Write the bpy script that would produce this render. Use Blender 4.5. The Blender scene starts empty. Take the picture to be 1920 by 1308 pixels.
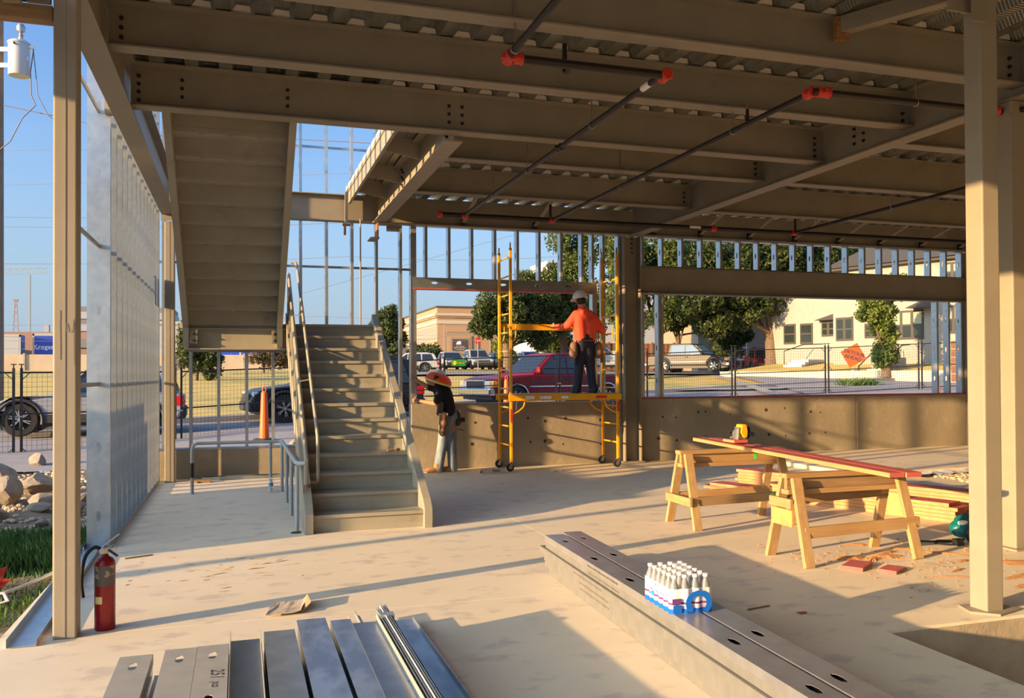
import bpy, bmesh, math, random
import numpy as np
from mathutils import Vector, Matrix, Euler
random.seed(7); rng = np.random.default_rng(7)
S = bpy.context.scene
C = S.collection
R = math.radians

# ---------------------------------------------------------------- camera
cd = bpy.data.cameras.new('camera'); cam = bpy.data.objects.new('camera', cd); C.objects.link(cam)
yaw, pitch, roll = 0.30763485, 0.01213868, -0.00490738
fw = Vector((math.sin(yaw)*math.cos(pitch), math.cos(yaw)*math.cos(pitch), math.sin(pitch)))
rt = Vector((math.cos(yaw), -math.sin(yaw), 0)); up = rt.cross(fw)
r2 = rt*math.cos(roll)+up*math.sin(roll); u2 = -rt*math.sin(roll)+up*math.cos(roll)
m = Matrix((r2, u2, -fw)).transposed().to_4x4(); m.translation = Vector((0, 0, 1.6))
cam.matrix_world = m
cd.sensor_width = 36; cd.lens = 36*1605.54/1920; cd.shift_y = 26.56/1920; cd.clip_end = 1500; cd.clip_start = 0.05
S.camera = cam

# ---------------------------------------------------------------- sky, sun, exposure
SUN_EL, SUN_AZ = 10.7, 17.2          # elevation; travel direction measured from +X towards +Y
w = bpy.data.worlds.new('sky'); S.world = w; w.use_nodes = True
nt = w.node_tree; nt.nodes.clear()
out = nt.nodes.new('ShaderNodeOutputWorld'); bg = nt.nodes.new('ShaderNodeBackground')
sky = nt.nodes.new('ShaderNodeTexSky'); sky.sky_type = 'NISHITA'; sky.sun_disc = False
sky.sun_elevation = R(20); sky.air_density = 1.15; sky.dust_density = 4.0; sky.ozone_density = 1.6
# sun stands towards -travel: compass rotation of the sky is clockwise from +Y
sun_dir = Vector((-math.cos(R(SUN_AZ)), -math.sin(R(SUN_AZ)), 0))
sky.sun_rotation = math.atan2(sun_dir.x, sun_dir.y)
tc = nt.nodes.new('ShaderNodeTexCoord'); mp = nt.nodes.new('ShaderNodeMapping'); mp.inputs['Scale'].default_value = (1.2, 1.2, 5)
nz = nt.nodes.new('ShaderNodeTexNoise'); nz.inputs['Scale'].default_value = 2.2; nz.inputs['Detail'].default_value = 7; nz.inputs['Roughness'].default_value = .62
rp = nt.nodes.new('ShaderNodeValToRGB'); rp.color_ramp.elements[0].position = .48; rp.color_ramp.elements[1].position = .78
mx = nt.nodes.new('ShaderNodeMixRGB'); mx.inputs['Color2'].default_value = (3.2, 3.3, 3.5, 1)
ml = nt.nodes.new('ShaderNodeMath'); ml.operation = 'MULTIPLY'; ml.inputs[1].default_value = .22
nt.links.new(tc.outputs['Generated'], mp.inputs['Vector']); nt.links.new(mp.outputs['Vector'], nz.inputs['Vector'])
nt.links.new(nz.outputs['Fac'], rp.inputs['Fac']); nt.links.new(rp.outputs['Color'], ml.inputs[0])
nt.links.new(ml.outputs[0], mx.inputs['Fac']); nt.links.new(sky.outputs['Color'], mx.inputs['Color1'])
tn = nt.nodes.new('ShaderNodeMixRGB'); tn.blend_type = 'MULTIPLY'; tn.inputs['Fac'].default_value = 1; tn.inputs['Color2'].default_value = (.575, .80, 1.12, 1)
# pale horizon haze, the same all round the compass
sz_ = nt.nodes.new('ShaderNodeSeparateXYZ'); mr_ = nt.nodes.new('ShaderNodeMapRange'); mr_.inputs['From Min'].default_value = 0; mr_.inputs['From Max'].default_value = .34; mr_.inputs['To Min'].default_value = 1; mr_.inputs['To Max'].default_value = 0
pw_ = nt.nodes.new('ShaderNodeMath'); pw_.operation = 'POWER'; pw_.inputs[1].default_value = 1.4; ms_ = nt.nodes.new('ShaderNodeMath'); ms_.operation = 'MULTIPLY'; ms_.inputs[1].default_value = .75; hz_ = nt.nodes.new('ShaderNodeMixRGB'); hz_.inputs['Color2'].default_value = (3.75, 3.40, 3.05, 1)
nt.links.new(tc.outputs['Generated'], sz_.inputs[0]); nt.links.new(sz_.outputs['Z'], mr_.inputs['Value']); nt.links.new(mr_.outputs[0], pw_.inputs[0]); nt.links.new(pw_.outputs[0], ms_.inputs[0]); nt.links.new(ms_.outputs[0], hz_.inputs['Fac']); nt.links.new(mx.outputs['Color'], hz_.inputs['Color1'])
nt.links.new(hz_.outputs['Color'], tn.inputs['Color1']); nt.links.new(tn.outputs['Color'], bg.inputs['Color']); bg.inputs['Strength'].default_value = 0.22
nt.links.new(bg.outputs['Background'], out.inputs['Surface'])
sl = bpy.data.lights.new('sun', 'SUN'); sun = bpy.data.objects.new('sun', sl); C.objects.link(sun)
sl.energy = 9.6; sl.color = (1, .64, .30); sl.angle = R(.55)
tr = Vector((math.cos(R(SUN_EL))*math.cos(R(SUN_AZ)), math.cos(R(SUN_EL))*math.sin(R(SUN_AZ)), -math.sin(R(SUN_EL))))
sun.rotation_euler = tr.to_track_quat('-Z', 'Y').to_euler(); sun.location = (-30, -10, 20)
S.view_settings.view_transform = 'Standard'; S.view_settings.look = 'None'
S.view_settings.exposure = 0.33; S.view_settings.gamma = 1; S.view_settings.use_curve_mapping = False

# ---------------------------------------------------------------- materials
M = {}
def mat(name, col, rough=.6, metal=0, col2=None, scale=6, detail=4, bump=0, bscale=None, stretch=None, thr=(.35, .65), trans=0, spec=.5, col3=None, scale3=1.2, thr3=(.5, .62), emit=None, alpha=None):
    mt = bpy.data.materials.new(name); mt.use_nodes = True; t = mt.node_tree; b = t.nodes['Principled BSDF']
    b.inputs['Base Color'].default_value = (*col, 1); b.inputs['Roughness'].default_value = rough; b.inputs['Metallic'].default_value = metal
    b.inputs['Specular IOR Level'].default_value = spec
    if trans: b.inputs['Transmission Weight'].default_value = trans
    if alpha is not None: b.inputs['Alpha'].default_value = alpha
    if emit: b.inputs['Emission Color'].default_value = (*emit, 1); b.inputs['Emission Strength'].default_value = 1
    if col2 or bump or col3:
        g = t.nodes.new('ShaderNodeTexCoord'); v = g.outputs['Object']
        if stretch:
            mpn = t.nodes.new('ShaderNodeMapping'); mpn.inputs['Scale'].default_value = stretch; t.links.new(v, mpn.inputs['Vector']); v = mpn.outputs['Vector']
        def noise(sc, dt=detail):
            n = t.nodes.new('ShaderNodeTexNoise'); n.inputs['Scale'].default_value = sc; n.inputs['Detail'].default_value = dt; n.inputs['Roughness'].default_value = .6
            t.links.new(v, n.inputs['Vector']); return n
        last = None
        if col2:
            n = noise(scale); r = t.nodes.new('ShaderNodeValToRGB')
            r.color_ramp.elements[0].position = thr[0]; r.color_ramp.elements[1].position = thr[1]
            r.color_ramp.elements[0].color = (*col, 1); r.color_ramp.elements[1].color = (*col2, 1)
            t.links.new(n.outputs['Fac'], r.inputs['Fac']); last = r.outputs['Color']
        if col3:
            n3 = noise(scale3, 6); r3 = t.nodes.new('ShaderNodeValToRGB'); r3.color_ramp.elements[0].position = thr3[0]; r3.color_ramp.elements[1].position = thr3[1]
            mixn = t.nodes.new('ShaderNodeMixRGB'); mixn.inputs['Color1'].default_value = (*col, 1); mixn.inputs['Color2'].default_value = (*col3, 1)
            if last: t.links.new(last, mixn.inputs['Color1'])
            t.links.new(n3.outputs['Fac'], r3.inputs['Fac']); t.links.new(r3.outputs['Color'], mixn.inputs['Fac']); last = mixn.outputs['Color']
        if last: t.links.new(last, b.inputs['Base Color'])
        if bump:
            n2 = noise(bscale or scale*3); bp = t.nodes.new('ShaderNodeBump'); bp.inputs['Strength'].default_value = bump; bp.inputs['Distance'].default_value = .02
            t.links.new(n2.outputs['Fac'], bp.inputs['Height']); t.links.new(bp.outputs['Normal'], b.inputs['Normal'])
    M[name] = mt
    return mt
mat('paint', (.25, .22, .165), .55, 0, (.22, .19, .145), 3, 6, .05, 60, col3=(.18, .15, .10), scale3=2.5, thr3=(.62, .8))
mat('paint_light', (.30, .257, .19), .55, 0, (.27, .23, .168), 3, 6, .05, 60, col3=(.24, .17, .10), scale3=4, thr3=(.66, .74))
mat('stair_paint', (.33, .30, .235), .5, 0, (.29, .265, .205), 3, 6, .04, 50, col3=(.22, .18, .12), scale3=3.5, thr3=(.6, .8))
mat('rail_grey', (.36, .39, .40), .45, 0, (.32, .34, .35), 8)
mat('galv', (.56, .60, .62), .3, .75, (.44, .49, .52), 9, 6, .03, 40)
mat('galv_dull', (.42, .46, .48), .3, .75, (.28, .32, .35), 5, 6, .03, 30, stretch=(1, .25, 1))
mat('galv_stain', (.50, .56, .62), .26, .8, (.30, .36, .43), 3.5, 8, .03, 30, stretch=(2, .6, 1), thr=(.42, .58), col3=(.55, .38, .22), scale3=1.6, thr3=(.66, .69))
mat('galv_dirty', (.40, .38, .335), .5, .1, (.33, .32, .285), 8, 6, .03, 40, stretch=(1, .3, 1))
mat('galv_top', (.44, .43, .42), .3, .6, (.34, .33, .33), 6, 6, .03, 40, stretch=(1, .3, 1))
mat('galv_side', (.23, .22, .195), .5, .2, (.18, .175, .16), 8, 6, .03, 40, stretch=(1, .3, 1))  # copy darkened for stack sides in direct sun; galv_top is the lighter one
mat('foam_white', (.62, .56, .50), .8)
mat('deck', (.52, .53, .48), .3, .85, (.33, .34, .30), 2, 5, .05, 30, stretch=(3, .4, 1))
mat('bolt', (.025, .02, .02), .6, .3)
mat('rust', (.22, .09, .035), .8, 0, (.34, .17, .07), 30)
mat('concrete_floor', (.80, .685, .51), .6, 0, (.73, .625, .47), 1.3, 8, .04, 30, thr=(.3, .7), col3=(.60, .51, .41), scale3=3.2, thr3=(.54, .66), stretch=(1, 1.5, 1))
mat('concrete_dark', (.03, .028, .026), .9)
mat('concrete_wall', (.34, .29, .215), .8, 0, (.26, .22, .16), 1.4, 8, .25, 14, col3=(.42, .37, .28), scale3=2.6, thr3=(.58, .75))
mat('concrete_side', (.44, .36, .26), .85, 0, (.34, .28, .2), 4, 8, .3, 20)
mat('hole_dark', (.05, .04, .03), .9)
mat('wood', (.43, .27, .12), .65, 0, (.36, .20, .08), 5, 6, .05, 20, stretch=(.5, 6, 6))
mat('wood_y', (.43, .27, .12), .65, 0, (.36, .20, .08), 5, 6, .05, 20, stretch=(6, .5, 6))
mat('wood_z', (.46, .30, .14), .65, 0, (.37, .22, .09), 5, 6, .05, 20, stretch=(6, 6, .5))
mat('wood_old', (.34, .22, .11), .7, 0, (.25, .15, .07), 5, 6, .05, 20, stretch=(.5, 6, 6))
mat('wood_fir', (.56, .30, .125), .6, 0, (.46, .22, .085), 4, 6, .04, 20, stretch=(6, .4, 6))
mat('ply_orange', (.70, .35, .12), .6, 0, (.58, .27, .09), 4, 6, .03, 20, stretch=(.6, 3, 3))
mat('red_stain', (.50, .105, .085), .6, 0, (.42, .085, .075), 6, 5, .04, 20)
mat('red_dark', (.36, .05, .04), .6)
mat('pipe_black', (.022, .018, .018), .4, .2)
mat('pipe_red', (.55, .035, .015), .4)
mat('white_tape', (.75, .75, .75), .5)
mat('rod', (.33, .30, .25), .4, .8)
mat('scaffold', (.80, .38, .015), .35, 0, (.72, .32, .012), 6, 5, .02, 40)
mat('black', (.012, .012, .013), .5)
mat('rubber', (.02, .02, .021), .75)
mat('grey_metal', (.45, .45, .44), .35, .8)
mat('chrome', (.75, .75, .75), .15, 1)
mat('white', (.80, .80, .78), .5)
mat('label_red', (.6, .03, .02), .5)
mat('fence_black', (.02, .017, .016), .5)
mat('orange', (.85, .12, .015), .5)
mat('orange_sign', (.95, .10, .012), .35)
mat('asphalt', (.33, .30, .29), .9, 0, (.27, .25, .245), 3, 6, .1, 60)
mat('kerb', (.42, .38, .33), .85, 0, (.36, .33, .29), 3)
mat('dirt', (.26, .19, .125), .95, 0, (.17, .125, .085), 2.5, 8, .6, 12, col3=(.40, .31, .2), scale3=9, thr3=(.6, .7))
mat('grass_dry', (.68, .45, .12), .95, 0, (.52, .40, .11), .5, 8, .5, 8, col3=(.26, .30, .08), scale3=.35, thr3=(.5, .68))
mat('rock', (.30, .255, .20), .9, 0, (.20, .17, .135), 5, 8, .8, 9)
mat('gravel', (.46, .38, .27), .9)
mat('stucco', (.30, .28, .25), .9, 0, (.27, .25, .22), 4, 4, .1, 30)
mat('brick_tan', (.36, .24, .15), .9, 0, (.32, .205, .13), 30, 3)
mat('brick_pale', (.27, .21, .155), .9)
mat('stone_trim', (.42, .37, .30), .85)
mat('roof_dark', (.06, .055, .05), .9)
mat('window_frame', (.035, .03, .028), .6)
mat('window_glass', (.02, .027, .025), .1, 0, spec=.6)
mat('window_blind', (.28, .30, .20), .5)
mat('glass_car', (.02, .025, .03), .05, 0, spec=.9)
mat('sun_shade', (.45, .58, .50), .35)
mat('bark', (.16, .11, .07), .95, 0, (.1, .07, .045), 8, 5, .5, 20)
mat('fence_wood', (.27, .13, .07), .85, 0, (.20, .10, .055), 6)
mat('blue_plastic', (.02, .09, .62), .5)
mat('blue_truck', (.02, .06, .42), .5)
mat('pale_blue', (.30, .36, .42), .6)
mat('far_brick', (.34, .21, .16), .9); mat('far_grey', (.42, .43, .45), .9); mat('far_dark', (.20, .20, .22), .8); mat('far_white', (.38, .40, .43), .8)
mat('beige_wall', (.52, .42, .31), .9, 0, (.46, .37, .27), 1)
def carpaint(n, c, r=.35, metal=0):
    mt = mat(n, c, r, metal); mt.node_tree.nodes['Principled BSDF'].inputs['Coat Weight'].default_value = .1; mt.node_tree.nodes['Principled BSDF'].inputs['Specular IOR Level'].default_value = .3
carpaint('car_silver', (.27, .29, .33)); carpaint('car_black', (.015, .017, .022)); carpaint('car_red', (.17, .005, .012)); carpaint('car_red2', (.16, .008, .014))
carpaint('car_grey', (.024, .020, .016)); carpaint('car_white', (.42, .42, .42)); carpaint('car_blue', (.16, .19, .26)); carpaint('car_green', (.03, .25, .05))
mat('headlight', (.80, .78, .72), .1, .2, spec=.9); mat('amber', (.9, .35, .05), .3); mat('taillight', (.55, .01, .01), .25)
mat('tyre', (.022, .021, .02), .85); mat('alloy', (.60, .60, .61), .25, .8); mat('dark_trim', (.03, .03, .032), .6)
mat('skin', (.40, .20, .12), .55); mat('hair', (.012, .01, .009), .7)
mat('hoodie', (.78, .085, .035), .8, 0, (.70, .07, .03), 6, 5, .5, 14, stretch=(1.6, 1.6, .5))
mat('navy', (.014, .016, .034), .85, 0, (.02, .022, .045), 8, 5, .4, 14)
mat('tee_black', (.008, .008, .011), .9, 0, None, bump=.3, bscale=12)
mat('tee_brown', (.10, .06, .05), .9)
mat('denim', (.17, .23, .30), .9, 0, (.38, .42, .44), 5, 6, .5, 16, stretch=(1.5, 1.5, .6), thr=(.45, .7))
mat('leather', (.23, .125, .075), .75, 0, (.14, .075, .045), 10, 5, .3, 30)
mat('boot', (.05, .045, .042), .8); mat('boot_tan', (.45, .22, .09), .75)
mat('hat_white', (.62, .62, .60), .35); mat('hat_orange', (.95, .10, .012), .6); mat('reflective', (.70, .68, .25), .4)
mat('ext_red', (.30, .010, .012), .28, .1, (.22, .008, .01), 8, 6, .03, 40, col3=(.16, .09, .07), scale3=14, thr3=(.66, .75)); mat('ext_label', (.10, .085, .07), .5, 0, (.32, .28, .2), 14, 6, thr=(.55, .62))
mat('yellow', (.85, .55, .02), .4); mat('saw_yellow', (.85, .42, .01), .4); mat('teal', (.0, .13, .14), .4)
mat('pet', (.86, .88, .89), .1, 0, trans=.78); mat('wrap_white', (.82, .80, .78), .3); mat('wrap_blue', (.01, .14, .60), .25); mat('wrap_pink', (.75, .55, .62), .35); mat('wrap_purple', (.16, .05, .20), .35); mat('label_blue', (.03, .33, .62), .4)
mat('cardboard', (.52, .44, .36), .85, 0, (.42, .34, .26), 12, 5); mat('cardboard_brown', (.45, .28, .15), .85)
mat('sawdust', (.58, .29, .125), .95, 0, (.48, .22, .085), 20, 4, .5, 60)
mat('white_hose', (.72, .68, .60), .6); mat('net_red', (.75, .06, .03), .7); mat('plastic_sheet', (.55, .55, .53), .3)
mat('ink', (.05, .04, .05), .8); mat('print_grey', (.20, .17, .13), .8); mat('pencil', (.20, .17, .13), .8); mat('chalk', (.6, .58, .54), .8); mat('green_paint', (.08, .62, .05), .7)
mat('transformer', (.50, .51, .52), .35, .1); mat('pole_wood', (.30, .22, .16), .9, 0, (.22, .16, .11), 5, 5, .2, 20, stretch=(4, 4, .5)); mat('wire', (.16, .15, .18), .7)
mat('blocker', (.12, .16, .13), .6, .2, (.16, .11, .08), 3); mat('stop_red', (.65, .02, .02), .4)
# deck embossments: fine ridges across each rib as relief only
t = M['deck'].node_tree; wv = t.nodes.new('ShaderNodeTexWave'); wv.bands_direction = 'Y'; wv.inputs['Scale'].default_value = 9; g = t.nodes.new('ShaderNodeTexCoord'); bp = t.nodes.new('ShaderNodeBump'); bp.inputs['Strength'].default_value = .35; bp.inputs['Distance'].default_value = .01
t.links.new(g.outputs['Object'], wv.inputs['Vector']); t.links.new(wv.outputs['Fac'], bp.inputs['Height']); t.links.new(bp.outputs['Normal'], t.nodes['Principled BSDF'].inputs['Normal'])
def leafmat(n, c1, c2):
    mt = mat(n, c1, .6, 0, c2, 1.1, 4); t = mt.node_tree; b = t.nodes['Principled BSDF']; o = t.nodes['Material Output']
    tl = t.nodes.new('ShaderNodeBsdfTranslucent'); mxs = t.nodes.new('ShaderNodeMixShader'); mxs.inputs[0].default_value = .3
    src = b.inputs['Base Color'].links[0].from_socket; t.links.new(src, tl.inputs['Color'])
    t.links.new(b.outputs[0], mxs.inputs[1]); t.links.new(tl.outputs[0], mxs.inputs[2]); t.links.new(mxs.outputs[0], o.inputs['Surface'])
leafmat('leaf_dark', (.035, .055, .012), (.075, .10, .02)); leafmat('leaf_mid', (.05, .08, .014), (.11, .14, .025)); leafmat('leaf_light', (.10, .155, .02), (.18, .215, .035)); leafmat('leaf_brown', (.13, .10, .05), (.20, .15, .07)); leafmat('grass_blade', (.05, .13, .025), (.12, .20, .04))

# ---------------------------------------------------------------- mesh helpers
def wloc(o):
    v = Vector((0, 0, 0))
    while o is not None: v += o.location; o = o.parent
    return v
class MB:
    def __init__(s): s.v = []; s.f = []; s.mi = []; s.cur = 0
    def add(s, vs, fs):
        n = len(s.v); s.v += [tuple(p) for p in vs]; s.f += [tuple(n+i for i in f) for f in fs]; s.mi += [s.cur]*len(fs); return s
    def box(s, x0, y0, z0, x1, y1, z1):
        x0, x1 = sorted((x0, x1)); y0, y1 = sorted((y0, y1)); z0, z1 = sorted((z0, z1))
        return s.add([(x0,y0,z0),(x1,y0,z0),(x1,y1,z0),(x0,y1,z0),(x0,y0,z1),(x1,y0,z1),(x1,y1,z1),(x0,y1,z1)],
                     [(0,3,2,1),(4,5,6,7),(0,1,5,4),(1,2,6,5),(2,3,7,6),(3,0,4,7)])
    def cbox(s, c, d): return s.box(c[0]-d[0]/2, c[1]-d[1]/2, c[2]-d[2]/2, c[0]+d[0]/2, c[1]+d[1]/2, c[2]+d[2]/2)
    def prism(s, poly, a0, a1, axis='y'):
        # poly: 2D points; axis = extrusion axis. x: (y,z)  y: (x,z)  z: (x,y)
        def P(p, a): return {'x': (a, p[0], p[1]), 'y': (p[0], a, p[1]), 'z': (p[0], p[1], a)}[axis]
        n = len(poly); vs = [P(p, a0) for p in poly]+[P(p, a1) for p in poly]
        fs = [(i, (i+1) % n, n+(i+1) % n, n+i) for i in range(n)]+[tuple(range(n-1, -1, -1)), tuple(range(n, 2*n))]
        return s.add(vs, fs)
    def bar(s, p, q, w, h, upv=(0, 0, 1)):
        p = Vector(p); q = Vector(q); d = (q-p).normalized(); u = Vector(upv)
        if abs(d.dot(u)) > .99: u = Vector((0, 1, 0))
        a = d.cross(u).normalized(); b = a.cross(d).normalized(); a = a*w/2; b = b*h/2
        vs = [p-a-b, p+a-b, p+a+b, p-a+b, q-a-b, q+a-b, q+a+b, q-a+b]
        return s.add(vs, [(0,3,2,1),(4,5,6,7),(0,1,5,4),(1,2,6,5),(2,3,7,6),(3,0,4,7)])
    def tube(s, pts, r, n=10, caps=True, flat=1.0, upv=None):
        pts = [Vector(p) for p in pts]; rs = r if isinstance(r, (list, tuple)) else [r]*len(pts)
        rings = []; u = None
        for i, p in enumerate(pts):
            d = (pts[min(i+1, len(pts)-1)]-pts[max(i-1, 0)]).normalized()
            if u is None:
                u = Vector(upv) if upv else (Vector((0, 0, 1)) if abs(d.z) < .9 else Vector((1, 0, 0)))
            a = d.cross(u)
            if a.length < 1e-4: a = d.cross(Vector((.3, 1, .2)))
            a.normalize(); b = a.cross(d).normalized(); u = b
            rings.append([p+a*rs[i]*math.cos(2*math.pi*k/n)+b*rs[i]*flat*math.sin(2*math.pi*k/n) for k in range(n)])
        vs = [v for ring in rings for v in ring]; fs = []
        for i in range(len(pts)-1):
            for k in range(n): fs.append((i*n+k, i*n+(k+1) % n, (i+1)*n+(k+1) % n, (i+1)*n+k))
        if caps: fs += [tuple(range(n-1, -1, -1)), tuple(range((len(pts)-1)*n, len(pts)*n))]
        return s.add(vs, fs)
    def lathe(s, prof, n=20, c=(0, 0, 0), axis='z', caps=True):
        vs = []
        for (r, h) in prof:
            for k in range(n):
                a = 2*math.pi*k/n; x, y = r*math.cos(a), r*math.sin(a)
                q = {'z': (x, y, h), 'y': (x, h, y), 'x': (h, x, y)}[axis]; vs.append((c[0]+q[0], c[1]+q[1], c[2]+q[2]))
        fs = [(i*n+k, i*n+(k+1) % n, (i+1)*n+(k+1) % n, (i+1)*n+k) for i in range(len(prof)-1) for k in range(n)]
        if caps: fs += [tuple(range(n-1, -1, -1)), tuple(range((len(prof)-1)*n, len(prof)*n))]
        return s.add(vs, fs)
    def ell(s, c, r, n=12, m=8, rot=None):
        vs = []; c = Vector(c)
        for j in range(m+1):
            th = math.pi*j/m
            for k in range(n):
                ph = 2*math.pi*k/n; p = Vector((r[0]*math.sin(th)*math.cos(ph), r[1]*math.sin(th)*math.sin(ph), r[2]*math.cos(th)))
                if rot: p = rot @ p
                vs.append(c+p)
        fs = [(j*n+k, (j+1)*n+k, (j+1)*n+(k+1) % n, j*n+(k+1) % n) for j in range(m) for k in range(n)]
        return s.add(vs, fs)
    def xform(s, mtx, start=0):
        for i in range(start, len(s.v)): s.v[i] = tuple(mtx @ Vector(s.v[i]))
        return s
    def build(s, name, material, parent=None, local=False, smooth=None, bevel=0, seg=2):
        me = bpy.data.meshes.new(name)
        off = Vector((0, 0, 0)) if (parent is None or local) else wloc(parent)
        me.from_pydata([(p[0]-off.x, p[1]-off.y, p[2]-off.z) for p in s.v], [], s.f)
        if isinstance(material, (list, tuple)):
            for k in material: me.materials.append(M[k])
            me.polygons.foreach_set('material_index', s.mi)
        else: me.materials.append(M[material])
        bmn = bmesh.new(); bmn.from_mesh(me); bmesh.ops.recalc_face_normals(bmn, faces=bmn.faces); bmn.to_mesh(me); bmn.free()
        if smooth:
            me.polygons.foreach_set('use_smooth', [True]*len(me.polygons)); me.set_sharp_from_angle(angle=R(smooth))
        o = bpy.data.objects.new(name, me); C.objects.link(o)
        if parent is not None: o.parent = parent
        if bevel:
            b = o.modifiers.new('bevel', 'BEVEL'); b.width = bevel; b.segments = seg; b.limit_method = 'ANGLE'; b.angle_limit = R(35)
        return o
def curve(pts, k=6):
    P = [Vector(p) for p in pts]; P = [P[0]*2-P[1]]+P+[P[-1]*2-P[-2]]; L = []
    for i in range(1, len(P)-2):
        p0, p1, p2, p3 = P[i-1:i+3]
        for j in range(k): t = j/k; L.append(.5*((2*p1)+(p2-p0)*t+(2*p0-5*p1+4*p2-p3)*t*t+(3*p1-p0-3*p2+p3)*t**3))
    return L+[P[-2]]
def tag(o, label=None, cat=None, group=None, kind=None):
    if label: o['label'] = label
    if cat: o['category'] = cat
    if group: o['group'] = group
    if kind: o['kind'] = kind
    return o
def thing(name, label, cat, loc=(0, 0, 0), rz=0, group=None, kind=None):
    o = bpy.data.objects.new(name, None); C.objects.link(o); o.location = loc; o.rotation_euler = (0, 0, rz); o.empty_display_size = .1
    return tag(o, label, cat, group, kind)
def struct(name, loc=(0, 0, 0)):
    o = bpy.data.objects.new(name, None); C.objects.link(o); o.location = loc; o['kind'] = 'structure'; o.empty_display_size = .1; return o
def kids(o): return [c for c in bpy.data.objects if c.parent == o]
def dup(o, parent=None, tree=None):
    c = o.copy(); C.objects.link(c); c.parent = parent
    for ch in o.children: dup(ch, c)
    return c
def inst(o, name, parent, loc, rz=0):
    c = bpy.data.objects.new(name, o.data); C.objects.link(c); c.parent = parent; c.location = loc; c.rotation_euler = (0, 0, rz); return c
def text_mesh(body, size, material, name, parent=None, mtx=None, extrude=.0005, align='CENTER', shear=0, bold=0):
    cu = bpy.data.curves.new('t', 'FONT'); cu.body = body; cu.size = size; cu.align_x = align; cu.align_y = 'CENTER'; cu.extrude = extrude; cu.shear = shear; cu.offset = bold; cu.resolution_u = 2
    o = bpy.data.objects.new('t', cu); C.objects.link(o)
    dg = bpy.context.evaluated_depsgraph_get(); me = bpy.data.meshes.new_from_object(o.evaluated_get(dg))
    bpy.data.objects.remove(o); bpy.data.curves.remove(cu)
    me.materials.clear(); me.materials.append(M[material])
    if mtx is not None: me.transform(mtx)
    ob = bpy.data.objects.new(name, me); C.objects.link(ob); ob.parent = parent; return ob
def frame(o, x, y):
    # matrix placing local XY plane at o with axes x, y
    x = Vector(x).normalized(); y = Vector(y).normalized(); z = x.cross(y); mm = Matrix((x, y, z)).transposed().to_4x4(); mm.translation = Vector(o); return mm
def blob(name, segs, material, parent, voxel=.014, ells=(), smooth_it=6):
    b = MB()
    for (p, r0, q, r1) in segs:
        p = Vector(p); q = Vector(q); d = q-p; pts = [p+d*t for t in (0, .33, .66, 1)]
        b.tube(pts, [r0, r0*.66+r1*.34, r0*.34+r1*.66, r1], 10); b.ell(p, (r0,)*3, 10, 6); b.ell(q, (r1,)*3, 10, 6)
    for e in ells: b.ell(*e)
    o = b.build(name, material, parent); rm = o.modifiers.new('remesh', 'REMESH'); rm.mode = 'VOXEL'; rm.voxel_size = voxel; rm.use_smooth_shade = True
    sm = o.modifiers.new('smooth', 'SMOOTH'); sm.factor = .5; sm.iterations = smooth_it
    dg = bpy.context.evaluated_depsgraph_get(); me = bpy.data.meshes.new_from_object(o.evaluated_get(dg)); o.modifiers.clear(); o.data = me
    return o
# ================================================================ STRUCTURE
# ---- floor: sawn slab panels with open joints, a sunken pit and a raised back slab
fl = struct('floor')
PIT = (3.8, .6, 8.4, 4.37)
XJ = [-1.4, 2.864, 6.7, 10.6, 14.5, 19.0, 24.0]; YJ = [-18.0, -14.0, -10.0, -6.0, -2.2, 1.8, 5.862, 10.1, 14.6]
g = .003
for i in range(len(XJ)-1):
    for j in range(len(YJ)-1):
        x0, x1, y0, y1 = XJ[i]+g, XJ[i+1]-g, YJ[j]+g, YJ[j+1]-g
        px0, px1, py0, py1 = max(x0, PIT[0]), min(x1, PIT[2]), max(y0, PIT[1]), min(y1, PIT[3])
        b = MB()
        if px0 < px1 and py0 < py1:
            for r in ((x0, y0, x1, py0), (x0, py1, x1, y1), (x0, py0, px0, py1), (px1, py0, x1, py1)):
                if r[2]-r[0] > .001 and r[3]-r[1] > .001: b.box(r[0], r[1], -.5, r[2], r[3], 0)
        else: b.box(x0, y0, -.15, x1, y1, 0)
        b.build('slab', 'concrete_floor', fl)
MB().box(PIT[0]-.01, PIT[1]-.01, -.75, PIT[2]+.01, PIT[3]+.01, -.5).build('pit_base', 'concrete_floor', fl)
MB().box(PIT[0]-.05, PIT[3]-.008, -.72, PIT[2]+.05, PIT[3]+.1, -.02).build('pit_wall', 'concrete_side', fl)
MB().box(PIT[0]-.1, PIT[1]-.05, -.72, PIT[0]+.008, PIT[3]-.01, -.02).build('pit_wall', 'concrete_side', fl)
b = MB()
for (x0, y0, x1, y1) in ((-1.4, -18, 24, PIT[1]-.1), (-1.4, PIT[3]+.1, 24, 14.6), (-1.4, PIT[1]-.1, PIT[0]-.1, PIT[3]+.1), (PIT[2]+.1, PIT[1]-.1, 24, PIT[3]+.1)): b.box(x0, y0, -.3, x1, y1, -.1)
b.build('subbase', 'concrete_dark', fl)
MB().prism([(8.9, 10.75), (24, 11.55), (24, 14.1), (8.9, 14.1)], 0, .07, 'z').build('raised_slab', 'concrete_floor', fl, bevel=.01)

wr = struct('wall_rear'); MB().box(-1.2, -18.3, 0, 24, -18, 4.6).build('block_wall', 'concrete_wall', wr)
wr = struct('wall_right'); MB().box(24, -18, 0, 24.3, 9, 4.6).build('block_wall', 'concrete_wall', wr)
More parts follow.
